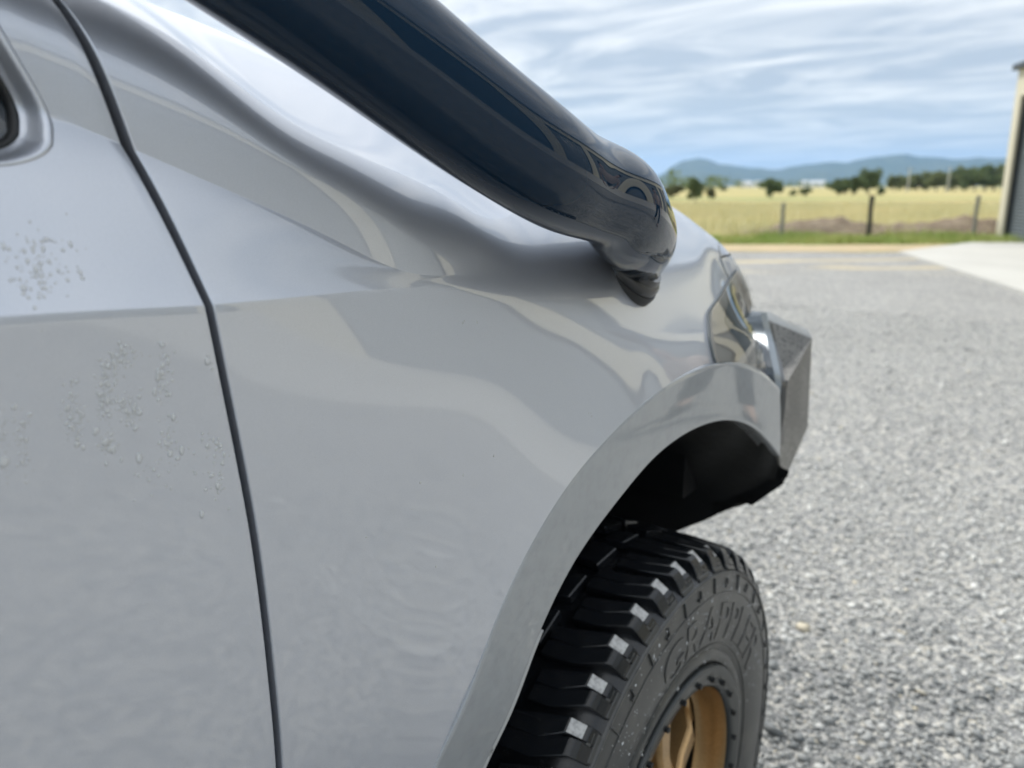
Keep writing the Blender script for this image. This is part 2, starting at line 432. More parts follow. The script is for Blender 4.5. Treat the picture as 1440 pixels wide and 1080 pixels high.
# ------------------------------------------------------------------ hills
def vnoise(x, y, s=0):
    return (math.sin(x*1.3+s)*math.cos(y*1.1+s*2) + .5*math.sin(x*2.9+y*2.3+s) + .25*math.sin(x*6.1-y*5.2+s*3) + .13*math.sin(x*13.+y*11.+s))
M['hill'] = mat('wooded_hillside', (.042, .062, .028), .95, noise=(.004, (.075, .085, .04), .4, .65), speck=(.02, (.03, .045, .022), .45, .6))
ridge_px = [(-2600,240),(-1500,215),(-700,232),(0,222),(400,236),(700,228),(880,250),(930,245),(945,233),(962,225),(992,223),(1010,229),(1050,235),(1082,238.5),(1110,234),(1142,229),(1182,228),(1215,222),(1240,218),(1266,217),(1292,220),(1340,222),(1400,222),(1500,226),(1700,215),(2200,232),(3200,220),(4800,238)]
rx = [p[0] for p in ridge_px]; rfn = pchip(rx, [p[1] for p in ridge_px])
V = []; Fc = []; nc = 420; rows = 14
azs = np.linspace(math.atan((-2600-720)*KP), math.atan((4800-720)*KP), nc)
for i, az in enumerate(azs):
    px = 720 + math.tan(az)/KP; dist = 6400 + 500*math.sin(az*3)
    hgt = (HOR - float(rfn(px))) * KZ * dist * math.cos(az)
    hgt += 1.4*dist/6400*(5*vnoise(az*60, 0, 1))
    dirv = np.array([math.cos(YAW-az), math.sin(YAW-az)])
    for k in range(rows):
        t = k/(rows-1)
        if t <= .7: s = (t/.7); z = hgt*(s**1.7) + (s*(1-s))*hgt*.5*vnoise(az*45, s*6, 3); dd = dist*(1 - .34*(1-s))
        else: s = (t-.7)/.3; z = hgt*(1-s); dd = dist*(1+.25*s)
        p = dirv*dd; V.append((p[0], p[1], max(z, -2) - (3 if t in (0, 1) else 0)))
for i in range(nc-1):
    for k in range(rows-1):
        a = i*rows+k; Fc.append((a, a+rows, a+rows+1, a+1))
tag(mesh('hills', V, Fc, M['hill'], smooth=True), 'blue wooded hills along the horizon', 'hills', kind='structure')

# ------------------------------------------------------------------ trees
def leaf_mat(name, a, b):
    m = mat(name, a, .7, spec=.2, noise=(.9, b, .4, .65)); t = m.node_tree; bs = t.nodes['Principled BSDF']; o = [n for n in t.nodes if n.type == 'OUTPUT_MATERIAL'][0]
    tl = N(t, 'ShaderNodeBsdfTranslucent'); mx = N(t, 'ShaderNodeMixShader', inp={0: .45}); src = bs.inputs['Base Color'].links[0].from_socket
    t.links.new(src, tl.inputs['Color']); t.links.new(bs.outputs[0], mx.inputs[1]); t.links.new(tl.outputs[0], mx.inputs[2]); t.links.new(mx.outputs[0], o.inputs['Surface']); return m
M['leaf'] = [leaf_mat('eucalypt_leaves_dark', (.125, .17, .075), (.18, .22, .10)), leaf_mat('olive_leaves', (.17, .20, .09), (.21, .235, .11)), leaf_mat('pale_scrub_leaves', (.15, .16, .075), (.19, .19, .09))]
M['bark'] = mat('grey_bark', (.16, .135, .11), .9, noise=(8, (.09, .075, .06), .4, .65))
def tree_meshes(seed, bushy, n_leaf):
    r = np.random.default_rng(seed); tb = MB()
    H = 1.0; th = .12 if bushy else .34
    clumps = []
    tb.tube([(0,0,-.02),(.01,.0,th*.6),(-.01,.012,th),(.015,.0,th+.22),(.0,.01,th+.42)], [.034,.028,.023,.015,.006], 7)
    for k in range(9):
        a = k*2.4 + r.uniform(-.3,.3); z0 = th + r.uniform(-.04,.30); L = r.uniform(.18,.38)*(1.2 if bushy else 1)
        e = np.array([math.cos(a)*L, math.sin(a)*L, z0 + r.uniform(.08,.30)])
        tb.tube([(0,0,z0), e*[.5,.5,1]-[0,0,.06], e], [.013,.008,.003], 5)
        clumps.append((e, r.uniform(.12,.20)))
        clumps.append((e*[.62,.62,1]+[0,0,r.uniform(-.04,.1)], r.uniform(.10,.17)))
    for k in range(6): clumps.append((np.array([r.normal(0,.09), r.normal(0,.09), th+r.uniform(.2,.58)]), r.uniform(.11,.17)))
    V = []; Fc = []
    per = n_leaf // len(clumps)
    for c, rad in clumps:
        for q in range(per):
            d = r.normal(size=3); d /= np.linalg.norm(d); p = c + d*rad*r.uniform(.35,1.05)**.6*[1,1,.75]
            u = r.normal(size=3); u /= np.linalg.norm(u); w = np.cross(u, r.normal(size=3)); w /= np.linalg.norm(w)
            s = r.uniform(.018,.036); k = len(V)
            V += [p-u*s*1.6, p+w*s*.7, p+u*s*1.6, p-w*s*.7]; Fc.append((k,k+1,k+2,k+3))
    zt = max(v[2] for v in V); V = [np.asarray(v)/[.95, .95, zt] for v in V]; tb.v = [(v[0]/.95, v[1]/.95, v[2]/zt) for v in tb.v]
    zb = min(v[2] for v in V); lo_ = .01 if bushy else .10; V = [np.array([v[0], v[1], lo_ + (1-lo_)*((v[2]-zb)/(1-zb))]) for v in V]
    return tb, V, Fc
tree_protos = []
for seed, bushy in ((1, 0), (2, 1), (3, 0), (4, 1)):
    tb, lv, lf = tree_meshes(seed, bushy, 3400)
    me1 = bpy.data.meshes.new('trunk'); me1.from_pydata([tuple(v) for v in tb.v], [], tb.f); me1.materials.append(M['bark'])
    crowns = []
    for lm in M['leaf']:
        me2 = bpy.data.meshes.new('crown'); me2.from_pydata([tuple(map(float, v)) for v in lv], [], lf); me2.materials.append(lm); crowns.append(me2)
    tree_protos.append((me1, crowns))
def tree(px, dist, top_y, kind, tint, width, label, name='tree', group=None):
    dep = dist; p = hp(dep, dep*(px-720)*KP)
    hgt = CAMH + (HOR-top_y)*KZ*dep
    root = empty(name, (p[0], p[1], 0)); root.rotation_euler = (0, 0, random.uniform(0, 6.28))
    root.scale = (hgt*width, hgt*width, hgt)
    tag(root, label, 'bush' if 'bush' in name else 'tree', group)
    me1, crowns = tree_protos[kind]
    for nm_, me in (('trunk', me1), ('crown', crowns[tint])):
        o = bpy.data.objects.new(nm_, me); col.objects.link(o); o.parent = root
    return root
tree(979, 66, 247, 0, 0, .80, 'lone dark rounded tree on a bare trunk in the paddock')
tree(947, 95, 259, 1, 2, 1.6, 'low pale scrubby bush beside the lone paddock tree', 'bush')
tree(1000, 80, 262, 2, 2, .9, 'small thin pale sapling right beside the lone paddock tree')
tree(1018, 190, 259, 0, 1, 1.1, 'small open olive tree between the lone tree and the leaning dark one')
tree(1086, 98, 249, 1, 0, 1.05, 'dark bushy tree tapering down to one side in mid paddock')
tree(1116, 118, 266, 3, 0, 1.1, 'small brownish shrub between the dark bushy tree and a round bush', 'bush')
tree(1133, 112, 263, 1, 0, 1.3, 'small round dark bush alone in the paddock', 'bush')
tree(1180, 135, 250, 3, 0, 1.2, 'lower dark tree leaning against the tallest paddock clump')
tree(1200, 132, 246, 1, 0, 1.1, 'dark tree in the middle of the tallest paddock clump')
tree(1222, 136, 234, 2, 0, .95, 'tallest dark tree of the paddock clump')
tree(1240, 126, 262, 3, 0, 1.0, 'little dark shrub at the foot of the tallest paddock tree', 'bush')
line = [(1258,244,2,1),(1274,246,1,1),(1290,243,3,1),(1304,240,0,1),(1317,238,2,1),(1330,241,1,1),(1343,236,0,0),(1357,231,2,1),(1371,235,1,0),(1385,229,0,0),(1398,231,2,1),(1411,229,1,0),(1425,232,0,1),(1440,230,2,0)]
for i, (px, ty, kd, ti) in enumerate(line):
    tree(px, 235 + 9*((i*5) % 4), ty, kd, ti, 1.15, 'gum tree standing in the long row of trees beside the shed', group='row of gum trees behind the paddock')

# far-off woodland, nobody could count it
V = []; Fc = []
r = np.random.default_rng(11)
for k in range(900):
    dep = r.uniform(330, 2600)**1.0; px = r.uniform(600, 1600)
    if 260 < dep < 500 and r.random() < .4: continue
    band = vnoise(px*.01, dep*.004, 2)
    if band < .1: continue
    p = hp(dep, dep*(px-720)*KP); h_ = r.uniform(4, 9); w_ = h_*r.uniform(.5, .9)
    for q in range(26):
        c = np.array([p[0]+r.normal(0, w_*.4), p[1]+r.normal(0, w_*.4), h_*r.uniform(.15, 1)]); u = r.normal(size=3); u /= np.linalg.norm(u); w = np.cross(u, r.normal(size=3)); w /= np.linalg.norm(w)
        s = h_*.15; k0 = len(V); V += [c-u*s, c+w*s, c+u*s, c-w*s]; Fc.append((k0,k0+1,k0+2,k0+3))
tag(mesh('distant_woodland', V, Fc, M['leaf'][0]), 'scattered far-off woodland below the hills', 'woodland', kind='stuff')

# far white houses under the hills
M['white_wall'] = mat('white_wall', (.72, .72, .70), .7); M['tin_roof'] = mat('pale_tin_roof', (.62, .64, .66), .4, .3)
def far_house(px, dep, w, d, h, label):
    p = hp(dep, dep*(px-720)*KP)
    root = empty('farm_house', (p[0], p[1], 0)); root.rotation_euler = (0, 0, YAW+R(90)+random.uniform(-.3, .3)); tag(root, label, 'house', 'far white farm buildings')
    def part(nm, V, Fc, m):
        me = bpy.data.meshes.new(nm); me.from_pydata(V, [], Fc); me.materials.append(m); o = bpy.data.objects.new(nm, me); col.objects.link(o); o.parent = root
    part('wall', [(-w,-d,0),(w,-d,0),(w,d,0),(-w,d,0),(-w,-d,h),(w,-d,h),(w,d,h),(-w,d,h)], [(0,3,2,1),(4,5,6,7),(0,1,5,4),(1,2,6,5),(2,3,7,6),(3,0,4,7)], M['white_wall'])
    o = .4
    part('roof', [(-w-o,-d-o,h+.02),(w+o,-d-o,h+.02),(w+o,d+o,h+.02),(-w-o,d+o,h+.02),(-w-o,0,h+d*.5),(w+o,0,h+d*.5)], [(0,1,5,4),(2,3,4,5),(0,4,3),(1,2,5),(0,3,2,1)], M['tin_roof'])
far_house(1142, 1400, 20, 7, 7.5, 'long white farm building far beyond the paddock, longest of the three')
far_house(1048, 1200, 8, 6, 6.0, 'small pale farm house beyond the open olive tree')
far_house(1068, 1250, 8, 6, 6.5, 'small pale farm house just behind the dark bushy tree')

# light poles beside the tree row
M['pole'] = mat('pale_pole', (.55, .55, .52), .6)
for px, dep, ty, lb in ((1277, 215, 236, 'thin pale power pole in front of the tree row'), (1333, 205, 234, 'taller thin pale power pole closer to the shed')):
    p = hp(dep, dep*(px-720)*KP); h_ = CAMH + (HOR-ty)*KZ*dep
    root = empty('power_pole', (p[0], p[1], 0)); tag(root, lb, 'pole', 'power poles at the far side of the paddock')
    MB().tube([(p[0], p[1], -.3), (p[0], p[1], h_)], [.19, .14], 10).build('post', M['pole'], root, True, 40)
    u = HP*1.1
    MB().tube([(p[0]-u[0], p[1]-u[1], h_-.45), (p[0]+u[0], p[1]+u[1], h_-.45)], .07, 6).build('crossarm', M['bark'], root)

# ------------------------------------------------------------------ fence
M['post_wood'] = [mat('weathered_post', (.30, .29, .26), .85, noise=(14, (.20, .19, .17), .4, .65)), mat('dark_post', (.085, .075, .06), .85, noise=(14, (.05, .045, .04), .4, .65))]
M['wire'] = mat('fence_wire', (.30, .30, .29), .5, .7)
fa = 20.95
fence = empty('wire_fence', (*hp(fa, 8), 0)); tag(fence, 'wire fence of weathered timber posts along the paddock edge', 'fence')
fpos = [-4.6, -2.1, .45, 2.98] + [fa*(px-720)*KP for px in (1104, 1228, 1378)] + [15.0, 17.6]
for i, rr in enumerate(fpos):
    p = hp(fa, rr); hgt = (1.10 if i != 4 else .92); rad = .050 if i != 5 else .062
    path = [(p[0]+.01*math.sin(k+i), p[1]+.008*math.cos(2*k+i), -.2 + (hgt+.2)*k/5) for k in range(6)]
    mb = MB().tube(path, [rad*(1+.08*math.sin(k*1.7+i)) for k in range(6)], 12)
    mb.build('post', M['post_wood'][1 if i == 5 else 0], fence, True, 40)
for zz_ in (.35, .65, .95):
    a = hp(fa, -4.6); b = hp(fa, 17.6)
    MB().tube([(a[0]+(b[0]-a[0])*t, a[1]+(b[1]-a[1])*t, zz_ - .03*math.sin(t*math.pi*8)**2) for t in np.linspace(0, 1, 40)], .0022, 5).build('wire', M['wire'], fence)

# earth bank behind the fence
M['soil'] = mat('turned_brown_soil', (.17, .125, .085), .95, noise=(3.5, (.26, .21, .14), .42, .66), bump=(9, .9, .08))
V = []; Fc = []; nx_, ny_ = 150, 16
for i in range(nx_+1):
    rr = 6.2 + 9.2*i/nx_
    for j in range(ny_+1):
        s = j/ny_; al = 21.5 + 2.6*s
        env = min(1, (rr-6.2)/1.8, (15.4-rr)/1.2)
        z = max(0, env*.44*math.sin(math.pi*s)**.8*(.8+.25*vnoise(rr*1.2, s*3, 4)) + .05*vnoise(rr*7, s*14, 6)*math.sin(math.pi*s)) - .01
        p = hp(al, rr); V.append((p[0], p[1], z))
for i in range(nx_):
    for j in range(ny_): a = i*(ny_+1)+j; Fc.append((a, a+ny_+1, a+ny_+2, a+1))
tag(mesh('earth_bank', V, Fc, M['soil'], smooth=True), 'low bank of turned brown soil behind the fence', 'earth bank', kind='structure')

# grass blades: verge and paddock edge
def grass(name, label, n, al, rr, hh, m, seed):
    r = np.random.default_rng(seed); V = np.zeros((n, 3, 3)); a = r.uniform(*al, n); b = r.uniform(*rr, n)
    base = a[:, None]*HD + b[:, None]*HP; h = r.uniform(*hh, n)*(1+.4*np.sin(b*1.7+a)); t = r.uniform(0, 6.28, n); w = .012
    V[:, 0, :2] = base + np.stack([np.cos(t), np.sin(t)], -1)*w; V[:, 1, :2] = base - np.stack([np.cos(t), np.sin(t)], -1)*w
    V[:, 2, :2] = base + r.normal(0, .35, (n, 2))*h[:, None]; V[:, 2, 2] = h
    o = mesh(name, V.reshape(-1, 3), np.arange(n*3).reshape(-1, 3), m); tag(o, label, 'grass', kind='stuff')
M['blade_green'] = mat('green_blades', (.32, .40, .11), .8, noise=(.8, (.50, .50, .19), .45, .65))
M['blade_dry'] = mat('dry_blades', (.70, .62, .36), .85, noise=(.25, (.60, .57, .33), .42, .62))
grass('verge_grass', 'short green grass along the fence', 60000, (19.0, 21.6), (-22, 18), (.06, .22), M['blade_green'], 5)
grass('paddock_grass', 'dry golden grass blades of the paddock', 130000, (21.4, 60), (-30, 40), (.15, .42), M['blade_dry'], 6)

# loose gravel stones near the car
def stones():
    r = np.random.default_rng(3); n = 125000
    ico = bmesh.new(); bmesh.ops.create_icosphere(ico, subdivisions=1, radius=1)
    bv = np.array([v.co[:] for v in ico.verts]); bf = np.array([[v.index for v in f.verts] for f in ico.faces]); ico.free()
    # denser close by
    x = 1.3 + (r.random(n)**1.75)*8.0; y = np.where(x < 4, np.where(r.random(n) < .72, -.2 + r.random(n)*1.5, -.2 - np.abs(r.normal(0, .9, n))), -1.2 + r.normal(0, .4, n) + r.random(n)*4.8)
    s = np.clip(r.lognormal(math.log(.0040), .50, n), .0019, .018)
    s = np.where((r.random(n) < .02) & (x < 3.2), s*2.1, s)
    jit = 1 + r.normal(0, .22, (n, len(bv), 1))
    P = bv[None]*jit*s[:, None, None]*r.uniform(.6, 1.25, (n, 1, 3))
    t = r.uniform(0, 6.28, n); c, sn = np.cos(t)[:, None], np.sin(t)[:, None]
    tl = r.normal(0, .5, n); ct, st = np.cos(tl)[:, None], np.sin(tl)[:, None]
    X, Y, Z = P[..., 0], P[..., 1], P[..., 2]*.6
    Y, Z = Y*ct - Z*st, Y*st + Z*ct
    X, Y = X*c - Y*sn, X*sn + Y*c
    V = np.stack([X + x[:, None], Y + y[:, None], Z + (.004 + s*.25)[:, None]], -1).reshape(-1, 3)
    Fc = (bf[None] + (np.arange(n)*len(bv))[:, None, None]).reshape(-1, 3)
    me = bpy.data.meshes.new('loose_gravel'); me.vertices.add(len(V)); me.vertices.foreach_set('co', V.ravel())
    me.loops.add(Fc.size); me.loops.foreach_set('vertex_index', Fc.ravel().astype(np.int32))
    me.polygons.add(len(Fc)); me.polygons.foreach_set('loop_start', np.arange(0, Fc.size, 3, dtype=np.int32))
    me.update(calc_edges=True)
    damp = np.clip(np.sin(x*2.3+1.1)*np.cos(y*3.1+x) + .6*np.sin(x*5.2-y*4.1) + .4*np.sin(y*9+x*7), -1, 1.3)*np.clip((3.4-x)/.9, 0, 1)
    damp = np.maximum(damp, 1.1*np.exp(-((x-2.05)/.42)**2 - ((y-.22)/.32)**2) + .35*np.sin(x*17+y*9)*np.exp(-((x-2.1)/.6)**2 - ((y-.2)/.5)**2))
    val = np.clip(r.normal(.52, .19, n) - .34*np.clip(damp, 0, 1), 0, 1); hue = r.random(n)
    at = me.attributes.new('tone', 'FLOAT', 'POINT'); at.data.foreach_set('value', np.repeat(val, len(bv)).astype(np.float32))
    at = me.attributes.new('warm', 'FLOAT', 'POINT'); at.data.foreach_set('value', np.repeat((hue > .988).astype(np.float32)*r.uniform(.4, 1, n).astype(np.float32), len(bv)).astype(np.float32))
    m = bpy.data.materials.new('loose_stone'); m.use_nodes = True; tr = m.node_tree; b = tr.nodes['Principled BSDF']; b.inputs['Roughness'].default_value = .6; b.inputs['Specular IOR Level'].default_value = .4
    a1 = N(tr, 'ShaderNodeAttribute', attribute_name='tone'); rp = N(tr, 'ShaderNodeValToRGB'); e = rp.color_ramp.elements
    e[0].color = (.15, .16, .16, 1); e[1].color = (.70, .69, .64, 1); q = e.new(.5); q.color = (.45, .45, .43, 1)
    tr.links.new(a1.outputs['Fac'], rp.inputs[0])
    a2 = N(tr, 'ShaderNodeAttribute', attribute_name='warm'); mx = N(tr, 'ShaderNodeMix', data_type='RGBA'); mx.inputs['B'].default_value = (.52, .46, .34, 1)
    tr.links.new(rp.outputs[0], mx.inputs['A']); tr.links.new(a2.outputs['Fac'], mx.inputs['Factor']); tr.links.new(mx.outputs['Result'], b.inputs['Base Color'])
    me.materials.append(m)
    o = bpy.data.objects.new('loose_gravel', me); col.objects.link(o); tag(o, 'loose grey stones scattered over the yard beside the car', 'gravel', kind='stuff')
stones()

#CAR
# ================================================================== THE CAR
CARY = 1.335                                   # centre line of the car
car = empty('four_wheel_drive', (.2, CARY, 0))
tag(car, 'silver grey four wheel drive with black snorkel, bronze wheel and steel bull bar', 'car')
WC = np.array([.961, 0, .41])                  # front wheel axle

def curve3(pts):
    P = np.array([onY((p[0], p[1]), p[2]) for p in pts]); return P
LOp = curve3([(0,447,.418),(150,437,.418),(300,430,.418),(450,415,.419),(590,403,.423)])
UPp = curve3([(75,160,.458),(175,205,.452),(300,258,.443),(450,325,.433),(590,390,.4245)])
TOPp = curve3([(150,0,.476),(270,65,.468),(390,165,.459),(480,208,.453),(600,260,.453),(700,320,.459),(800,362,.471)])
CRp = curve3([(200,0,.60),(300,38,.60),(420,92,.60),(600,165,.59),(800,240,.56),(940,288,.60),(990,324,.588),(1030,356,.56),(1060,394,.524),(1074,428,.516)])
def pre(P, extra_lo, extra_hi):
    P = np.vstack([np.array(extra_lo).reshape(-1, 3), P, np.array(extra_hi).reshape(-1, 3)])
    P = P[np.argsort(P[:, 0])]
    return smooth_fn(pchip(P[:, 0], P[:, 1]), .012), smooth_fn(pchip(P[:, 0], P[:, 2]), .012)
LOy, LOz = pre(LOp, [(-1.3,.425,1.30),(-.5,.419,1.29)], [(.55,.428,1.232),(.65,.431,1.205),(.8,.434,1.172),(.95,.438,1.145),(1.1,.446,1.125),(1.25,.461,1.105),(1.36,.486,1.085),(1.43,.514,1.065),(1.5,.565,1.04),(1.56,.64,1.02)])
UPy, UPz = pre(UPp, [(-1.3,.47,1.44),(-.5,.468,1.43),(.05,.463,1.395)], [(.50,.4295,1.258),(.56,.4365,1.252),(.66,.444,1.238)])
TOPy, TOPz = pre(TOPp, [(-1.3,.66,1.93),(-.7,.65,1.92),(-.45,.63,1.86),(-.2,.58,1.71),(.05,.53,1.54),(.17,.50,1.46)], [(.85,.46,1.255)])
CRy, CRz = pre(CRp, [(-1.3,.72,1.96),(-.7,.71,1.95),(-.45,.70,1.89),(-.2,.68,1.74),(.05,.64,1.575),(.2,.62,1.50)], [(1.5,.55,1.085),(1.56,.62,1.05)])
# tilt of the flank below the shoulder crease (degrees; + leans in going up)
TX = np.array([-1.3, .0, .17, .28, .335, .475, .64, .83, 1.0, 1.25, 1.56])
TZ = np.array([.40, .70, .90, 1.064, 1.153, 1.186])
TT = np.array([   # rows: z, cols: x
    [-7,-7,-7,-7,-7,-7,-7,-7,-7,-7,-7],
    [-5,-5,-5,-5,-5,-4,-3,-2,-2,-2,-2],
    [-3,-3,-3,-3,-3,-2.5,2.5,3,2,1,0],
    [-3.5,-3.5,-3.2,-2.8,-2.6,-2,8.5,13,12,8,8],
    [-4,-4,-3.7,-2.3,-1.3,1.3,12,23,32,36,36],
    [-4,-4,-4,-1.6,-.4,4.5,13.8,26,35,40,40]], float)
TLO = np.array([-4,-4,-4.4,-2.0,1.8,9,16,28,36,42,42], float)
TFN = [smooth_fn(pchip(TX, r_), .03) for r_ in TT]; TLOF = smooth_fn(pchip(TX, TLO), .03)
LEDGE = smooth_fn(pchip([-1.3,.2,.33,.42,.5,.56,1.6], [24,24,22,18,15,13,0]), .02)
UPOUT = smooth_fn(pchip([-1.3,.25,.38,.46,.52,.6,1.6], [0,-3,-2,9,17,22,22]), .015)
TOPTH = smooth_fn(pchip([-1.3,.2,.4,.55,.7,1.6], [30,42,46,44,40,40]), .02)
CRTH = smooth_fn(pchip([-1.3,.2,.65,.92,1.25,1.56], [78,78,72,50,46,46]), .02)
def herm(P0, a0, P1, a1, t):
    L = np.linalg.norm(P1-P0); T0 = L*np.array([math.sin(R(a0)), math.cos(R(a0))]); T1 = L*np.array([math.sin(R(a1)), math.cos(R(a1))])
    t = np.asarray(t)[:, None]
    return (2*t**3-3*t**2+1)*P0 + (t**3-2*t**2+t)*T0 + (-2*t**3+3*t**2)*P1 + (t**3-t**2)*T1
def cosp(n): return .5-.5*np.cos(np.linspace(0, math.pi, n))
nA, nB, nC, nD = 60, 16, 34, 26
def wall(UP, a3, TP, a4, w):
    full = herm(UP, a3, TP, a4, cosp(nC))[1:]
    dz = TP[1]-UP[1]; n1 = nC//2; fr = .46
    MD = np.array([UP[0] + dz*fr*math.tan(R((a3+5)/2)), UP[1] + dz*fr])
    two = np.vstack([herm(UP, a3, MD, 9, cosp(n1+1)), herm(MD, 9, TP, a4, np.linspace(0, 1, nC-n1))[1:]])[1:]
    v = max(w, 0) ; v = min(1, v*1.0 + max(0, (a3-5)/14)); return two*(1-v) + full*v
def section(x):
    ly, lz = float(LOy(x)), float(LOz(x))
    # below: integrate the tilt downwards
    zs = lz - (lz - .42) * (np.linspace(0, 1, nA)**1.25)
    kz = np.append(TZ[TZ < lz-.012], lz); kt = np.array([float(f(x)) for f in TFN])[:len(kz)-1]; kt = np.append(kt, float(TLOF(x)))
    th = pchip(kz, kt)(zs)
    dy = np.tan(np.radians(th)); ys = ly - np.concatenate([[0], np.cumsum(-np.diff(zs)*.5*(dy[1:]+dy[:-1]))])
    low = np.stack([ys, zs], -1)[::-1]
    LO = np.array([ly, lz]); CR = np.array([float(CRy(x)), float(CRz(x))])
    w = np.clip((x-.56)/.22, 0, 1); w = w*w*(3-2*w)
    aLO = float(TLOF(x)); aCR = float(CRTH(x))
    H = herm(LO, aLO, CR, aCR, np.array([.30, .62])); Hd = herm(LO, aLO, CR, aCR, np.array([.31, .63])) - H
    UPf = np.array([float(UPy(x)), float(UPz(x))]); TPf = np.array([float(TOPy(x)), float(TOPz(x))])
    UP = UPf*(1-w) + H[0]*w; TP = TPf*(1-w) + H[1]*w
    hU = math.degrees(math.atan2(Hd[0][0], Hd[0][1])); hT = math.degrees(math.atan2(Hd[1][0], Hd[1][1]))
    c = np.clip((x-.42)/.09, 0, 1); c = c*c*(3-2*c)       # crease dies out here
    a1 = float(LEDGE(x))*(1-c) + aLO*c
    a2 = (float(LEDGE(x))+1)*(1-w) + hU*w; a3 = float(UPOUT(x))*(1-w) + hU*w
    if x > .42: a2 = a2*(1-c) + a3*c
    a4 = float(TOPTH(x))*(1-w) + hT*w
    return np.vstack([low, herm(LO, a1, UP, a2, cosp(nB))[1:], wall(UP, a3, TP, a4, w), herm(TP, a4 + 12*(1-w), CR, aCR, cosp(nD))[1:]])
XS = np.arange(-1.25, 1.56, .006)
SEC = np.array([section(x) for x in XS])             # (nx, nt, 2)
# gentle smoothing along the car
for _ in range(24):
    SEC[1:-1] = .25*SEC[:-2] + .5*SEC[1:-1] + .25*SEC[2:]
nT = SEC.shape[1]
def surf(x):                                          # sections at any x
    i = np.clip(np.searchsorted(XS, x)-1, 0, len(XS)-2); t = (x-XS[i])/(XS[i+1]-XS[i]); return SEC[i]*(1-t) + SEC[i+1]*t
def ysurf(x, z):
    s = surf(x); k = np.argmax(s[:, 1] >= z); k = max(k, 1); a, b = s[k-1], s[k]; return float(a[0] + (b[0]-a[0])*(z-a[1])/max(b[1]-a[1], 1e-6))

# door gap in (x, z) on the flank, from the photograph's seam
gp = [(60,0,.485),(100,60,.472),(170,180,.452),(215,260,.440),(260,350,.428),(295,430,.418),(310,510,.420),(330,620,.423),(355,760,.426),(375,920,.430),(390,1080,.434)]
GP = np.array([onY((p[0], p[1]), p[2]) for p in gp])[::-1]
GP = np.vstack([[GP[0,0]+.0, .43, .42], GP, [.13, .52, 1.60], [.05, .55, 1.75], [-.1, .6, 2.1]])
gapx = smooth_fn(pchip(GP[:, 2], GP[:, 0]), .008)

def panel(x_of, nU, row0, row1, inside=None, name='panel', lip=(), m=None):
    """grid patch rows row0..row1 of the body; x_of(z,u) gives the station. lip: sides ('lo','hi') with a rolled edge."""
    us = np.linspace(0, 1, nU)[:, None]; ks = np.arange(row0, row1)[None, :]
    z = np.repeat(SEC[len(XS)//2, row0:row1, 1][None, :], nU, 0); y = z*0
    for _ in range(6):
        x = x_of(z, us)
        j = np.clip(np.searchsorted(XS, x)-1, 0, len(XS)-2); t = ((x-XS[j])/(XS[j+1]-XS[j]))[..., None]
        p0 = SEC[np.clip(j-1, 0, None), ks]; p1 = SEC[j, ks]; p2 = SEC[j+1, ks]; p3 = SEC[np.clip(j+2, None, len(XS)-1), ks]
        yz = .5*(2*p1 + (p2-p0)*t + (2*p0-5*p1+4*p2-p3)*t**2 + (3*p1-p0-3*p2+p3)*t**3); y, z = yz[..., 0], yz[..., 1]
    P = np.stack([x_of(z, us), y, z], -1)
    return P
def grid_mesh(name, P, m, keep=None, lip=None, parent=car, any_corner=False):
    nu, nv = P.shape[:2]
    V = P.reshape(-1, 3).tolist(); Fc = []
    for i in range(nu-1):
        for k in range(nv-1):
            c = (P[i,k]+P[i+1,k+1])/2
            if keep is not None and not (keep(i, k) if any_corner else keep(c)): continue
            a = i*nv+k; Fc.append((a, a+nv, a+nv+1, a+1))
    if lip:      # rolled edge on u=0 or u=1 side: small radius, then inwards
        i, r_ = lip; sgn = -1 if i == 0 else 1
        base = P[i]; inn = P[i] - P[i-1 if i != 0 else 1]; inn[:, 1] *= 0; inn /= np.linalg.norm(inn, axis=1)[:, None]
        prev = [(i % nu)*nv+k for k in range(nv)]
        for st in range(1, 7):
            if st <= 5: a = R(90*st/5); off = inn*r_*math.sin(a) + np.array([0, r_*(1-math.cos(a)), 0])
            else: off = inn*r_ + np.array([0, .025, 0])
            k0 = len(V); V += (base+off).tolist(); cur = list(range(k0, k0+nv))
            for k in range(nv-1):
                f = (prev[k], cur[k], cur[k+1], prev[k+1]); Fc.append(f if sgn > 0 else f[::-1])
            prev = cur
    o = mesh(name, V, Fc, m, parent, smooth=True)
    return o
def resample(poly, n):
    P = np.array(poly, float); d = np.concatenate([[0], np.cumsum(np.linalg.norm(np.diff(P, axis=0), axis=1))])
    fx, fy = pchip(d, P[:, 0]), pchip(d, P[:, 1]); t = np.linspace(0, d[-1], n); return np.stack([fx(t), fy(t)], -1)
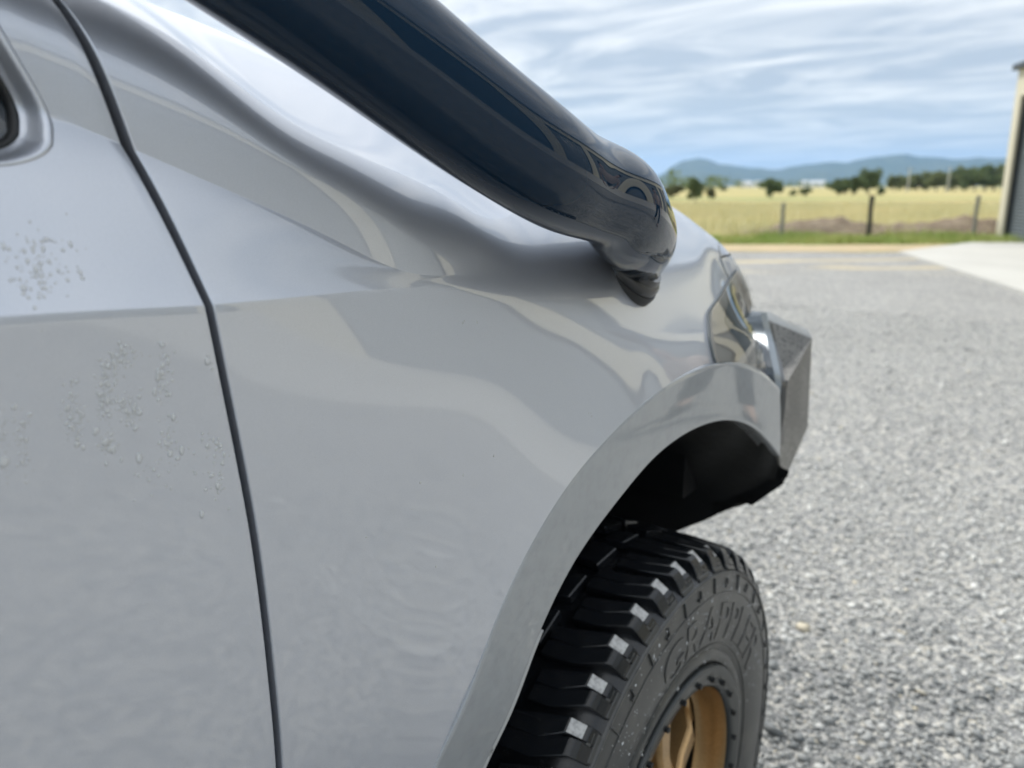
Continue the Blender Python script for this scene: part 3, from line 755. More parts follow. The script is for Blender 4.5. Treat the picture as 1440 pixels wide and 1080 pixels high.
# ---- wheel arch flare edges, traced and laid on the flank
def polar(a, r_, y): return np.array([WC[0]+r_*math.cos(a), y, WC[2]+r_*math.sin(a)])
RI = pchip([49, 60, 90, 125, 140, 160, 200], [.602,.603,.609,.600,.579,.56,.54])
YI = pchip([49, 60, 75, 100, 115, 130, 145, 160, 200], [.428,.4185,.413,.4115,.4115,.415,.420,.426,.43])
FO = [(620,1080),(665,960),(720,820),(800,680),(880,590),(930,546),(985,515),(1040,505),(1080,520),(1097,548)]
FI = [(689,1076),(722,985),(762,880),(806,792),(880,690),(938,625),(1000,590),(1030,585),(1060,594),(1085,620),(1097,640)]
nF = 130
def edge3(pl, sgn_off):
    out_ = []
    for p in resample(pl, nF):
        y = .412
        for _ in range(5):
            P = onY(p, y); d = math.degrees(math.atan2(P[2]-WC[2], P[0]-WC[0])); cap = float(YI(d))
            if sgn_off is None: y = cap
            else: yf = ysurf(P[0], min(P[2], 1.2)); y = min(yf - .0006, cap)
        out_.append(onY(p, y))
    return np.array(out_)
EO = edge3(FO, 1); EI = np.array([onY(p, q[1]+.003) for p, q in zip(resample(FI, nF), EO)])
d0 = math.atan2(EO[0][2]-WC[2], EO[0][0]-WC[0]); d1 = math.atan2(EI[0][2]-WC[2], EI[0][0]-WC[0])
# carry the flare on down to the sill behind the wheel
exO = []; exI = []
rO = math.hypot(EO[0][0]-WC[0], EO[0][2]-WC[2]); rI = math.hypot(EI[0][0]-WC[0], EI[0][2]-WC[2])
for k in range(30, 0, -1):
    a = d0 + k*R(1.9); p = polar(a, rO - .0009*k, 0); exO.append([p[0], ysurf(p[0], p[2])-.0006 if p[2] > .45 else .44, p[2]])
    a = d1 + k*R(1.9); p = polar(a, rI - .0009*k, 0); exI.append([p[0], exO[-1][1]+.003, p[2]])
EO = np.vstack([exO, EO]); EI = np.vstack([exI, EI])
for it_ in range(120):
    for E_ in (EO, EI):
        E_[1:-1, 1] = .25*E_[:-2, 1] + .5*E_[1:-1, 1] + .25*E_[2:, 1]
        if it_ < 45: E_[1:-1] = .25*E_[:-2] + .5*E_[1:-1] + .25*E_[2:]
GAPW = .0024; LIPR = .0016
rowCR = nT
# ---- fender
FX1 = 1.545
Pf = panel(lambda z, u: gapx(z) + GAPW + LIPR + (FX1 - gapx(z))*u, 230, 0, nT)
eo_a = np.degrees(np.arctan2(EO[:, 2]-WC[2], EO[:, 0]-WC[0])); eo_a = np.where(eo_a < -40, eo_a+360, eo_a); eo_r = np.hypot(EO[:, 0]-WC[0], EO[:, 2]-WC[2]); so_ = np.argsort(eo_a)
ROF = lambda d: np.interp(d, eo_a[so_], eo_r[so_])
rr0 = np.hypot(Pf[..., 0]-WC[0], Pf[..., 2]-WC[2]); aa0 = np.degrees(np.arctan2(Pf[..., 2]-WC[2], Pf[..., 0]-WC[0])); aa0 = np.where(aa0 < -40, aa0+360, aa0)
rof0 = ROF(np.clip(aa0, -40, 260)); insf = rr0 < rof0; padf = np.pad(insf, 1); nearf = np.zeros_like(insf)
for di in (0, 1, 2):
    for dk in (0, 1, 2): nearf |= padf[di:di+insf.shape[0], dk:dk+insf.shape[1]]
nearf &= ~insf & (rr0 - rof0 < .020) & (Pf[..., 2] < 1.16) & (Pf[..., 2] > .46)
k_ = np.where(nearf, rof0/np.maximum(rr0, 1e-6), 1.0)
Pf[..., 0] = WC[0] + (Pf[..., 0]-WC[0])*k_; Pf[..., 2] = WC[2] + (Pf[..., 2]-WC[2])*k_
for i, k in zip(*np.nonzero(nearf)): Pf[i, k, 1] = ysurf(Pf[i, k, 0], Pf[i, k, 2])
def keep_f(i, k): return not (insf[i, k] or insf[i+1, k] or insf[i, k+1] or insf[i+1, k+1])
fender = grid_mesh('fender', Pf, M['paint'], keep_f, (0, LIPR), any_corner=True)
# ---- front door
win_outer = [(-420,236),(-200,232),(0,229),(32,223),(56,212),(66,198),(66,178),(58,152),(38,114),(14,74),(0,50),(-45,-28),(-170,-240),(-330,-470)]
Pd = panel(lambda z, u: -1.15 + (gapx(z) - GAPW - LIPR + 1.15)*u**.72, 150, 0, nT-nD-2)
bv_d = BVHTree.FromPolygons([Vector(v) for v in Pd.reshape(-1, 3)], [(i*Pd.shape[1]+k, (i+1)*Pd.shape[1]+k, (i+1)*Pd.shape[1]+k+1, i*Pd.shape[1]+k+1) for i in range(Pd.shape[0]-1) for k in range(Pd.shape[1]-1)])
bv_f = BVHTree.FromPolygons([Vector(v) for v in Pf.reshape(-1, 3)], [(i*Pf.shape[1]+k, (i+1)*Pf.shape[1]+k, (i+1)*Pf.shape[1]+k+1, i*Pf.shape[1]+k+1) for i in range(Pf.shape[0]-1) for k in range(Pf.shape[1]-1)])
def hit(px, bv):
    d = Vector(ray(px)).normalized(); loc, nrm, idx, dist = bv.ray_cast(Vector(CAM), d)
    if loc is None: return None
    n = np.array(nrm); 
    if n @ np.array(d) > 0: n = -n
    return np.array(loc), n
def in_poly(p, poly):
    x, y = p; c = False; j = len(poly)-1
    for i in range(len(poly)):
        if (poly[i][1] > y) != (poly[j][1] > y) and x < (poly[j][0]-poly[i][0])*(y-poly[i][1])/(poly[j][1]-poly[i][1]) + poly[i][0]: c = not c
        j = i
    return c
wo = resample(win_outer, 120)
WOUT = []
for p in wo:
    h_ = hit(p, bv_d)
    WOUT.append(h_)
okw = [h_ for h_ in WOUT if h_ is not None]
WP = np.array([h_[0] for h_ in okw]); WN = np.array([h_[1] for h_ in okw])
wcen = np.array([-.35, 1.62]); wpoly = [tuple(np.array([p[0], p[2]]) + (wcen-np.array([p[0], p[2]]))/np.linalg.norm(wcen-np.array([p[0], p[2]]))*.0005) for p in WP]
def inside_mask(X, Z, poly):
    c = np.zeros(X.shape, bool); j = len(poly)-1
    for i in range(len(poly)):
        (xi, zi), (xj, zj) = poly[i], poly[j]
        if zi != zj: c ^= ((zi > Z) != (zj > Z)) & (X < (xj-xi)*(Z-zi)/(zj-zi) + xi)
        j = i
    return c
ins = inside_mask(Pd[..., 0], Pd[..., 2], wpoly); pad_ = np.pad(ins, 1)
near = np.zeros_like(ins)
for di in (0, 1, 2):
    for dk in (0, 1, 2): near |= pad_[di:di+ins.shape[0], dk:dk+ins.shape[1]]
dense = np.concatenate([WP[:-1]*(1-t) + WP[1:]*t for t in np.linspace(0, 1, 8, endpoint=False)])
for i, k in zip(*np.nonzero(near & ~ins)):
    q = dense[np.argmin(((dense-Pd[i, k])**2).sum(1))]
    if np.linalg.norm(q-Pd[i, k]) < .03: Pd[i, k] = q
cut = {}
def keep_cell(i, k): return not (ins[i, k] or ins[i+1, k] or ins[i, k+1] or ins[i+1, k+1])
door = grid_mesh('door', Pd, M['paint'], keep_cell, (-1, LIPR), any_corner=True)
# rolled window opening: several loops going in, then the seal and the glass
cen = np.array([-.35, .5, 1.62]); to_in = cen - WP; to_in[:, 1] = 0; to_in /= np.linalg.norm(to_in, axis=1)[:, None]
def frame_strip(name, offs, m, parent):
    V = []; Fc = []; n = len(WP)
    for o_in, dep in offs: V += (WP + to_in*o_in + np.array([0, dep, 0])).tolist()
    for r_ in range(len(offs)-1):
        for i in range(n-1): a = r_*n+i; Fc.append((a, a+1, a+1+n, a+n))
    return mesh(name, V, Fc, m, parent, smooth=True)
frame_strip('window_surround', [(-.004,-.0001),(-.0025,-.0010),(-.001,-.0014),(.0008,-.0008),(.002,.001),(.0032,.004),(.0045,.008),(.0065,.0115),(.0085,.0125)], M['paint'], door)
frame_strip('window_seal', [(.0083,.0123),(.0095,.0112),(.0115,.0115),(.0125,.0145),(.013,.020)], M['seal'], door)
gi = WP + to_in*.0122 + np.array([0, .0165, 0])
mesh('window_glass', gi.tolist(), [tuple(range(len(gi)))], M['glass_dark'], door)

# ---- dark cavity behind the door gap
V = []; Fc = []
for k, z in enumerate(np.linspace(.45, 1.75, 60)):
    x = float(gapx(z)); y = ysurf(x, z) if z < 1.42 else ysurf(x, 1.42) + (z-1.42)*.35
    V += [(x-.03, y+.022, z), (x+.03, y+.022, z)]
for k in range(59): Fc.append((2*k, 2*k+1, 2*k+3, 2*k+2))
mesh('door_seal', V, Fc, M['seam'], car)

# ---- bonnet (from the fender crest inwards), windscreen, cabin
V = []; Fc = []; bx = np.arange(.26, 1.50, .03); nb = 18
for x in bx:
    y0, z0 = surf(x)[-1]; y1 = 2*CARY - y0
    for k in range(nb+1):
        s = k/nb; y = y0+.004 + (y1-y0-.008)*s
        z = z0 + .012*math.sin(math.pi*s)*(1 if x < 1.2 else max(0, (1.5-x)/.3)) + (.001 if k in (0, nb) else .004*min(1, math.sin(math.pi*s)*6))
        V.append((x, y, z))
for i in range(len(bx)-1):
    for k in range(nb): a = i*(nb+1)+k; Fc.append((a, a+nb+1, a+nb+2, a+1))
mesh('bonnet', V, Fc, M['paint'], car, smooth=True)
# mirrored far side
def mirrored(src, name):
    me = src.data.copy(); co = np.empty(len(me.vertices)*3); me.vertices.foreach_get('co', co); co = co.reshape(-1, 3); co[:, 1] = 2*CARY - co[:, 1]; me.vertices.foreach_set('co', co.ravel()); me.flip_normals()
    o = bpy.data.objects.new(name, me); col.objects.link(o); put_parent(o, car); return o
mirrored(fender, 'fender'); mirrored(door, 'door')
yl, zl = surf(.24)[-1]
MB().add([(.24,.63,1.475),(.24,2*CARY-.63,1.475),(-.55,2*CARY-.74,1.925),(-.55,.74,1.925)], [(0,1,2,3)]).build('windscreen', M['glass_dark'], car)
MB().add([(.24,.60,1.46),(.30,.62,1.44),(.30,2*CARY-.62,1.44),(.24,2*CARY-.60,1.47)], [(0,1,2,3)]).build('cowl', M['black_plastic'], car)
rv = []; rf = []
rxs = [-.52,-.60,-.8,-1.25,-2.0,-2.6]; rzs = [1.925,1.95,1.965,1.975,1.96,1.92]
for x, z in zip(rxs, rzs):
    for s in np.linspace(0, 1, 13): rv.append((x, .71+(2*CARY-1.42)*s, z+.035*math.sin(math.pi*s)))
for i in range(len(rxs)-1):
    for k in range(12): a = i*13+k; rf.append((a, a+13, a+14, a+1))
mesh('roof', rv, rf, M['paint'], car, smooth=True)
for sgn in (1, -1):
    Y = lambda y: y if sgn > 0 else 2*CARY-y
    mesh('rear_door', [(-1.16,Y(.43),.45),(-2.6,Y(.44),.45),(-2.6,Y(.43),1.30),(-1.16,Y(.425),1.30),(-2.6,Y(.47),1.44),(-1.16,Y(.47),1.44),(-2.6,Y(.70),1.93),(-1.16,Y(.70),1.95)],
         [(0,1,2,3) if sgn < 0 else (3,2,1,0), (3,2,4,5), (5,4,6,7)], M['paint'], car)
MB().box((-2.62,.50,.45),(-2.58,2*CARY-.50,1.9)).build('tailgate', M['paint'], car)
MB().box((-2.5,.60,.40),(1.35,2*CARY-.60,.62)).build('chassis', M['arch_black'], car)
MB().box((.3,1.0,.62),(.95,2*CARY-1.0,1.1)).build('engine_block', M['arch_black'], car)
MB().box((1.42,.62,.72),(1.49,2*CARY-.62,1.06)).build('grille', M['black_plastic'], car)

# ---- wheel arch flare
V = []; prof = np.linspace(0, 1, 15)
for po, pi in zip(EO, EI):
    u = pi - po; u[1] = 0; L_ = np.linalg.norm(u); u /= L_
    yf = ysurf(po[0], min(po[2], 1.2)) if po[2] > .45 else po[1]+.001
    row = [po - u*.0025 + [0, max(.010, yf-po[1]+.014), 0], po - u*.0004 + [0, .0010, 0], po - u*.0002 + [0, .0003, 0]]
    for s_ in prof: row.append(po + (pi-po)*s_ + np.array([0, -.0008*math.sin(math.pi*s_), 0]))
    for q in range(1, 6):
        t = R(90*q/5); row.append(pi + u*.003*math.sin(t) + [0, .003*(1-math.cos(t)), 0])
    row.append(pi + u*.003 + [0, .03, 0]); row.append(pi - u*.007 + [0, .032, 0])
    nP = len(row); V += [r_.tolist() for r_ in row]
Fc = []
for i in range(len(EO)-1):
    for k in range(nP-1): a = i*nP+k; Fc.append((a, a+nP, a+nP+1, a+1))
M['flare'] = mat('dusty_grey_flare_paint', (.37, .395, .42), .52, .6, 1.0, .025, noise=(70, (.34, .36, .385), .45, .7), speck=(7, (.39, .41, .43), .5, .75))
flare = mesh('wheel_arch_flare', V, [f[::-1] for f in Fc], M['flare'], car, smooth=True)
# bright-edged strip inside the rear of the arch
V = []; Fc = []; nS = sum(1 for p in EI if project(p)[1] > 884); rows_ = 0
for i in range(nS):
    u = EI[i]-EO[i]; u[1] = 0; u /= np.linalg.norm(u); w_ = min(1, (nS-i)/5)
    for (dr, dy) in ((.0095,.013), (.0105,.007), (.0140,.004), (.0175,.007), (.0190,.017)):
        c = .0142; V.append((EI[i] + u*(c + (dr-c)*w_) + [0, dy, 0]).tolist())
for i in range(nS-1):
    for k in range(4): a = i*5+k; Fc.append((a, a+1, a+6, a+5))
M['flap'] = mat('wet_mud_flap_edge', (.42, .43, .435), .25, 0, .9, .06, noise=(45, (.08,.085,.09), .56, .68))
mesh('mud_flap_edge', V, Fc, M['flap'], car, smooth=True)
# ---- arch liner
NOSE = [(700,830),(860,790),(940,752),(1000,728),(1035,709),(1046,707),(1058,711),(1076,698),(1101,681),(1130,640),(1300,500)]
nose_fn = lambda x: float(np.interp(x, [p[0] for p in NOSE], [p[1] for p in NOSE]))
la = np.radians(np.linspace(12, 205, 90)); V = []; Fc = []; ly = [.432,.46,.50,.56,.62,.70,.78,.86]; NL = len(ly)
for k, y in enumerate(ly):
    amin = 70
    for d in np.arange(70, 8, -.5):
        q = project(polar(R(d), .612, y))
        if q[1] > nose_fn(q[0]) or q[0] > 1095: break
        amin = d
    for i in range(90): V.append(polar(R(amin + (205-amin)*i/89), .612 - (.05 if k == NL-1 else 0) + .006*math.sin(i*.7+k*1.3), y).tolist())
for k in range(NL-1):
    for i in range(89): a = k*90+i; Fc.append((a, a+1, a+91, a+90))
mesh('wheel_arch_liner', V, Fc, M['arch_black'], car, smooth=True)
V = [polar(a, .60, .862).tolist() for a in la]; mesh('inner_guard', V, [tuple(range(len(V)))], M['arch_black'], car)
# ---- snorkel
def spline(pts, n):
    P = np.array(pts, float); d = np.concatenate([[0], np.cumsum(np.sqrt(np.linalg.norm(np.diff(P, axis=0), axis=1)))])
    out_ = []
    for t in np.linspace(0, d[-1], n):
        i = min(max(np.searchsorted(d, t)-1, 0), len(P)-2)
        p0 = P[max(i-1, 0)]; p1 = P[i]; p2 = P[i+1]; p3 = P[min(i+2, len(P)-1)]
        t0 = d[max(i-1, 0)] - (1e-3 if i == 0 else 0); t1 = d[i]; t2 = d[i+1]; t3 = d[min(i+2, len(P)-1)] + (1e-3 if i+2 > len(P)-1 else 0)
        A1 = (t1-t)/(t1-t0)*p0 + (t-t0)/(t1-t0)*p1; A2 = (t2-t)/(t2-t1)*p1 + (t-t1)/(t2-t1)*p2; A3 = (t3-t)/(t3-t2)*p2 + (t-t2)/(t3-t2)*p3
        B1 = (t2-t)/(t2-t0)*A1 + (t-t0)/(t2-t0)*A2; B2 = (t3-t)/(t3-t1)*A2 + (t-t1)/(t3-t1)*A3
        out_.append((t2-t)/(t2-t1)*B1 + (t-t1)/(t2-t1)*B2)
    return np.array(out_)
bh, bn = hit((883, 374), bv_f); bn = bn + np.array([.0, .0, .38]); bn /= np.linalg.norm(bn)
SR = .0452
sp_pts = [(-.62,.70,2.02),(-.35,.64,1.88),(-.05,.545,1.67),(.17,.475,1.545), atD((452,0),0.4995), atD((560,82),0.5383), atD((665,163),0.5868), atD((752,224),0.6353), atD((800,256),.697), atD((832,267),.73), atD((857,276),.757), atD((871,286),.78), atD((880,305),.81), bh+bn*.022, bh+bn*.004, bh-bn*.02]
# resample by arc with radius profile
path = spline(sp_pts, 170)
for _ in range(26): path[1:-1] = .25*path[:-2] + .5*path[1:-1] + .25*path[2:]
rad = []
dend = np.linalg.norm(path - bh, axis=1)
for i, p in enumerate(path):
    rr_ = SR
    if p[0] > .6: q_ = np.clip((dend[i]-.040)/.050, 0, 1); rr_ = SR*(.80 + .20*q_*q_*(3-2*q_))
    rad.append(rr_)
rad = np.array(rad)
for _ in range(14): rad[1:-1] = .25*rad[:-2] + .5*rad[1:-1] + .25*rad[2:]
snork = MB().tube(path, rad, 48).build('snorkel', M['black_gloss'], car, True, 50)
hd = np.array(sp_pts[0])
MB().tube([hd+[.02,0,-.03], hd+[-.01,0,.0], hd+[-.03,0,.02], hd+[-.03,0,.10], hd+[-.03,0,.12]], [.05,.07,.085,.085,.05], 24).build('air_ram_head', M['black_gloss'], snork, True, 40)
# base flange: rubber ring against the fender
def ring_on(c, n, prof, nseg=56, stretch=1.0):
    n = n/np.linalg.norm(n); u = np.cross(n, [0, 0, 1.]); u /= np.linalg.norm(u); w = np.cross(n, u); V = []; Fc = []
    for j in range(nseg):
        t = 2*math.pi*j/nseg
        for r_, h_ in prof: V.append((c + (u*math.cos(t)*stretch + w*math.sin(t))*r_ + n*h_).tolist())
    k_ = len(prof)
    for j in range(nseg):
        for k in range(k_-1): a = j*k_+k; b = ((j+1) % nseg)*k_+k; Fc.append((a, b, b+1, a+1))
    return V, Fc
V, Fc = ring_on(bh, bn, [(.036,.017),(.0405,.017),(.0425,.014),(.0430,.0100),(.0455,.0095),(.0482,.007),(.0492,.004),(.0494,-.003),(.0490,-.030)], stretch=1.06)
mesh('base_flange', V, Fc, M['trim'], snork, True, 50)
V, Fc = ring_on(bh, bn, [(.047,-.0020),(.0516,-.0024),(.0524,-.005),(.0520,-.030)], stretch=1.06)
mesh('base_gasket', V, Fc, M['seal'], snork, True, 50)

# ---- headlight on the front corner
def px_patch(left, right, rows, cols, off, name, m, parent, bv=None):
    Lp = resample(left, rows); Rp = resample(right, rows); V = []; ok = True
    grid = []
    for i in range(rows):
        for j in range(cols):
            p = Lp[i] + (Rp[i]-Lp[i])*j/(cols-1); h_ = hit(p, bv or bv_f)
            if h_ is None: grid.append(None)
            else: grid.append((h_[0] + h_[1]*off).tolist())
    idx = {}; Fc = []
    for q, g in enumerate(grid):
        if g is not None: idx[q] = len(V); V.append(g)
    for i in range(rows-1):
        for j in range(cols-1):
            qs = (i*cols+j, i*cols+j+1, (i+1)*cols+j+1, (i+1)*cols+j)
            if all(q in idx for q in qs): Fc.append(tuple(idx[q] for q in qs)[::-1])
    return mesh(name, V, Fc, m, parent, True, 40)
HL_L = [(1034,381),(1025,393),(1010,418),(995,445),(996,470),(1001,497),(1003,505),(1006,512)]
HL_R = [(1037,381),(1050,396),(1062,415),(1070,432),(1078,458),(1085,485),(1089,503),(1092,520)]
hl = px_patch(HL_L, HL_R, 34, 22, .0022, 'headlight', M['lamp_cream'], car)
px_patch([(1029,413),(1020,432),(1016,452),(1022,464),(1036,482),(1046,500),(1050,512)], [(1036,412),(1046,426),(1053,444),(1059,462),(1065,482),(1069,498),(1071,512)], 16, 12, .0036, 'lamp_bezel', M['lamp_grey'], hl)
px_patch([(1040,400),(1050,417),(1057,437),(1064,460),(1070,486)], [(1044,399),(1054,416),(1061,436),(1068,458),(1074,484)], 14, 4, .0036, 'daytime_light_strip', M['lamp_cream'], hl)
px_patch(HL_L, HL_R, 34, 22, .0075, 'lamp_lens', M['lens'], hl)
def px_line(pts, w, off, name, m, parent, n=40):
    P = []; 
    for p in resample(pts, n):
        h_ = hit(p, bv_f)
        if h_ is not None: P.append(h_[0]+h_[1]*off)
    if len(P) > 2: return MB().tube(P, w, 6).build(name, m, parent, True)
M['lampseal'] = mat('lamp_edge_seal', (.10, .115, .12), .4)
px_line(HL_L, .0022, .001, 'lamp_seal', M['lampseal'], hl)
px_line([(1013,362),(1020,360),(1028,358),(1033,357)], .0016, .0002, 'bonnet_seam', M['seam'], car)
px_line([(1010,340),(1013,362),(1018,378),(1025,392)], .0009, .0002, 'fender_seam', M['lampseal'], car)
# amber marker at the leading edge
px_patch([(1052,385),(1064,404),(1072,424),(1076,440)], [(1054,386),(1067,406),(1074,426),(1078,441)], 12, 4, .003, 'side_marker', M['lamp_grey'], car)

# ---- bumper end and black strip between flare and bar
strip = [(1082,455),(1090,490),(1098,520),(1102,550),(1100,580),(1096,605),(1092,624)]
sy = [.520,.500,.470,.440,.432,.428,.426]
V = []; Fc = []
for (p, y) in zip(resample(strip, 20), np.interp(np.linspace(0, 1, 20), np.linspace(0, 1, 7), sy)):
    a = onY((p[0]-3, p[1]), y); b = onY((p[0]+3.5, p[1]), y-.003); V += [a.tolist(), b.tolist(), (b+[.012,.03,0]).tolist(), (a+[0,.04,0]).tolist()]
for i in range(19):
    for k in range(4): a = i*4+k; b = i*4+(k+1) % 4; Fc.append((a, b, b+4, a+4))
Fc += [(3,2,1,0), (76,77,78,79)]
mesh('bumper_strip', V, Fc, M['trim'], car, True, 40)
V = []; Fc = []
fill = resample([(1074,440),(1086,490),(1094,530),(1097,560),(1094,600),(1089,622)], 20)
for p, y in zip(fill, np.interp(np.linspace(0, 1, 20), np.linspace(0, 1, 7), sy)):
    a = onY((p[0]-5, p[1]), y+.006); b = onY((p[0]+4, p[1]), y+.002); V += [a.tolist(), b.tolist(), (b+[.03,.10,0]).tolist()]
for i in range(19):
    for k in range(2): a = i*3+k; Fc.append((a, a+1, a+4, a+3))
mesh('bumper_corner', V, Fc, M['lamp_grey'], car, True, 50)
px_y = lambda p, y: onY(p, y).tolist()
endcap = [px_y((1092,622),.424), px_y((1102,627),.424), px_y((1104,600),.428), px_y((1100,590),.428)]
mesh('strip_end', endcap + [(np.array(p)+[.02,.03,0]).tolist() for p in endcap], [(0,1,2,3),(7,6,5,4),(0,4,5,1),(1,5,6,2),(2,6,7,3),(3,7,4,0)], M['trim'], car)

# ---- bull bar
bb = empty('bull_bar', (1.6, CARY, .9)); put_parent(bb, car)
def bpart(nm, mb, m, smooth=False): 
    o = mesh(nm, mb.v, mb.f, m); o.parent = bb; o.matrix_parent_inverse = Matrix.Translation(-Vector((1.6, CARY, .9))); return o
def wing(mir):
    o1 = onY((1142,476),.468); o2 = onY((1136,600),.468); o3 = onY((1101,680),.462); o4 = onY((1093,626),.468); o5 = onY((1108,536),.468)
    t1 = onY((1136,463),.51); t2 = onY((1116,454),.56); t3 = onY((1105,450),.57); t4 = onY((1082,438),.60); t5 = onY((1080,450),.54)
    q = [o1, o2, o3, o4, o5, t1, t2, t3, t4, t5]
    s5 = onY((1100,520), .49)
    V = [p.copy() for p in q] + [s5]
    # inner copies, thickness
    IV = [p + np.array([-.004, .05, -.003]) for p in V]
    V = np.array(V + IV); n = 11
    f = [(0,1,2,3,4), (0,4,10), (0,10,9), (0,9,8), (0,8,7), (0,7,6), (0,6,5)]
    loop = [1,2,3,4,10,9,8,7,6,5,0]
    fs = [tuple(x[::-1]) for x in f] + [tuple(i+n for i in x) for x in f]
    for a, b in zip(loop, loop[1:]+loop[:1]): fs.append((a, b, b+n, a+n))
    if mir: V[:, 1] = 2*CARY - V[:, 1]; fs = [x[::-1] for x in fs]
    bm = bmesh.new(); vs = [bm.verts.new(v) for v in V]
    for x in fs:
        try: bm.faces.new([vs[i] for i in x])
        except ValueError: pass
    bmesh.ops.bevel(bm, geom=[e for e in bm.edges if len(e.link_faces) == 2 and e.calc_face_angle(0) > .5], offset=.012, segments=4, affect='EDGES', clamp_overlap=True)
    bmesh.ops.recalc_face_normals(bm, faces=bm.faces)
    me = bpy.data.meshes.new('bar_wing'); bm.to_mesh(me); bm.free(); me.materials.append(M['bar'])
    me.polygons.foreach_set('use_smooth', [True]*len(me.polygons)); me.set_sharp_from_angle(angle=R(35))
    o = bpy.data.objects.new('bar_wing', me); col.objects.link(o); o.parent = bb; o.matrix_parent_inverse = Matrix.Translation(-Vector((1.6, CARY, .9)))
    return o
wing(False); wing(True)
bpart('bar_channel', MB().box((1.60,.64,.70),(1.78,2*CARY-.64,1.0)), M['bar'])
pts = []
for sgn, ys in ((1, (.80,.83,.95)), (-1, (2*CARY-.95, 2*CARY-.83, 2*CARY-.80))): pass
hoop = [(1.69,.80,1.0),(1.68,.81,1.10),(1.66,.86,1.155),(1.66,CARY,1.165),(1.66,2*CARY-.86,1.155),(1.68,2*CARY-.81,1.10),(1.69,2*CARY-.80,1.0)]
bpart('bar_hoop', MB().tube(spline(hoop, 60), .024, 14), M['bar'])
# skid plate under the nose
sk = [onX((860,790),1.50), onX((940,752),1.50), onX((1000,728),1.50), onX((1035,709),1.48), onX((1046,707),1.47), (onX((1058,711),1.46)), onX((1076,698),1.45), onX((1101,681),1.44)]
V = []; Fc = []
for p in sk: V += [p.tolist(), [p[0]+.0, p[1], p[2]+.30*min(1, max(.02, (p[1]-.45)/.1))], ]
for i in range(len(sk)-1): Fc.append((2*i, 2*i+2, 2*i+3, 2*i+1))
k0 = len(V); V += [[v[0]+.03, v[1], v[2]+.012] for v in V]; 
Fc += [tuple(i+k0 for i in f[::-1]) for f in Fc] + [(2*i, 2*i+k0, 2*i+2+k0, 2*i+2) for i in range(len(sk)-1)]
mesh('skid_plate', V, Fc, M['arch_black'], car)

# ---- wheel and tyre (local frame: axle along y, outer side at -y)
WL = (WC[0], 0.0, WC[2])
def lathe(prof, n=160, a0=0, a1=360, closed=True):
    V = []; Fc = []; m_ = len(prof); nn = n if closed else n+1
    for i in range(nn):
        a = R(a0 + (a1-a0)*i/n)
        for r_, y in prof: V.append((r_*math.cos(a), y, r_*math.sin(a)))
    for i in range(n):
        i2 = (i+1) % nn
        for k in range(m_-1): Fc.append((i*m_+k, i2*m_+k, i2*m_+k+1, i*m_+k+1))
    return V, Fc
def child(name, me, parent, rot=None):
    o = bpy.data.objects.new(name, me); col.objects.link(o); o.parent = parent
    if rot is not None: o.rotation_euler = (0, rot, 0)
    return o
def wmesh(name, V, Fc, m, smooth=True, sharp=38):
    me = bpy.data.meshes.new(name); me.from_pydata([tuple(map(float, v)) for v in V], [], Fc)
    if smooth: me.polygons.foreach_set('use_smooth', [True]*len(me.polygons)); me.set_sharp_from_angle(angle=R(sharp))
    me.materials.append(m); return me
prof = [(.226,.424),(.231,.405),(.236,.400),(.243,.3985),(.250,.400),(.254,.4035),(.258,.4015),(.275,.396),(.300,.3925),(.330,.393),(.352,.3945),(.366,.3965),(.3715,.398),(.3722,.3958),(.3752,.3958),(.376,.400),(.386,.410),(.3935,.424),(.3955,.445),(.3975,.53),(.3955,.615),(.3935,.636),(.386,.650),(.376,.660),(.352,.664),(.300,.667),(.25,.660),(.226,.640)]
tyre_me = wmesh('tyre', *lathe(prof, 220), M['rubber_side'], True, 60); tyre_me.materials.append(M['rubber'])
for p_ in tyre_me.polygons:
    if math.hypot(p_.center[0], p_.center[2]) > .380: p_.material_index = 1
tyre = bpy.data.objects.new('tyre', tyre_me); col.objects.link(tyre); tyre.location = WL; put_parent(tyre, car)
def cyl(a, r_, y): a = R(a); return (r_*math.cos(a), y, r_*math.sin(a))
def blockmesh(cells, bevel, m, name='tread_block'):
    """cells: list of closed profiles [(y, r)...] swept between two angle functions."""
    bm = bmesh.new()
    for prof_, fa0, fa1 in cells:
        A = [bm.verts.new(cyl(fa0(y), r_, y)) for y, r_ in prof_]; B = [bm.verts.new(cyl(fa1(y), r_, y)) for y, r_ in prof_]; n = len(prof_)
        bm.faces.new(A); bm.faces.new(B[::-1])
        for k in range(n): bm.faces.new((A[k], B[k], B[(k+1) % n], A[(k+1) % n]))
    bmesh.ops.recalc_face_normals(bm, faces=bm.faces)
    if bevel: bmesh.ops.bevel(bm, geom=list(bm.edges), offset=bevel, segments=1, affect='EDGES', clamp_overlap=True)
    me = bpy.data.meshes.new(name); bm.to_mesh(me); bm.free(); me.materials.append(m); return me
zig = lambda y: .55*math.sin((y-.41)*95)
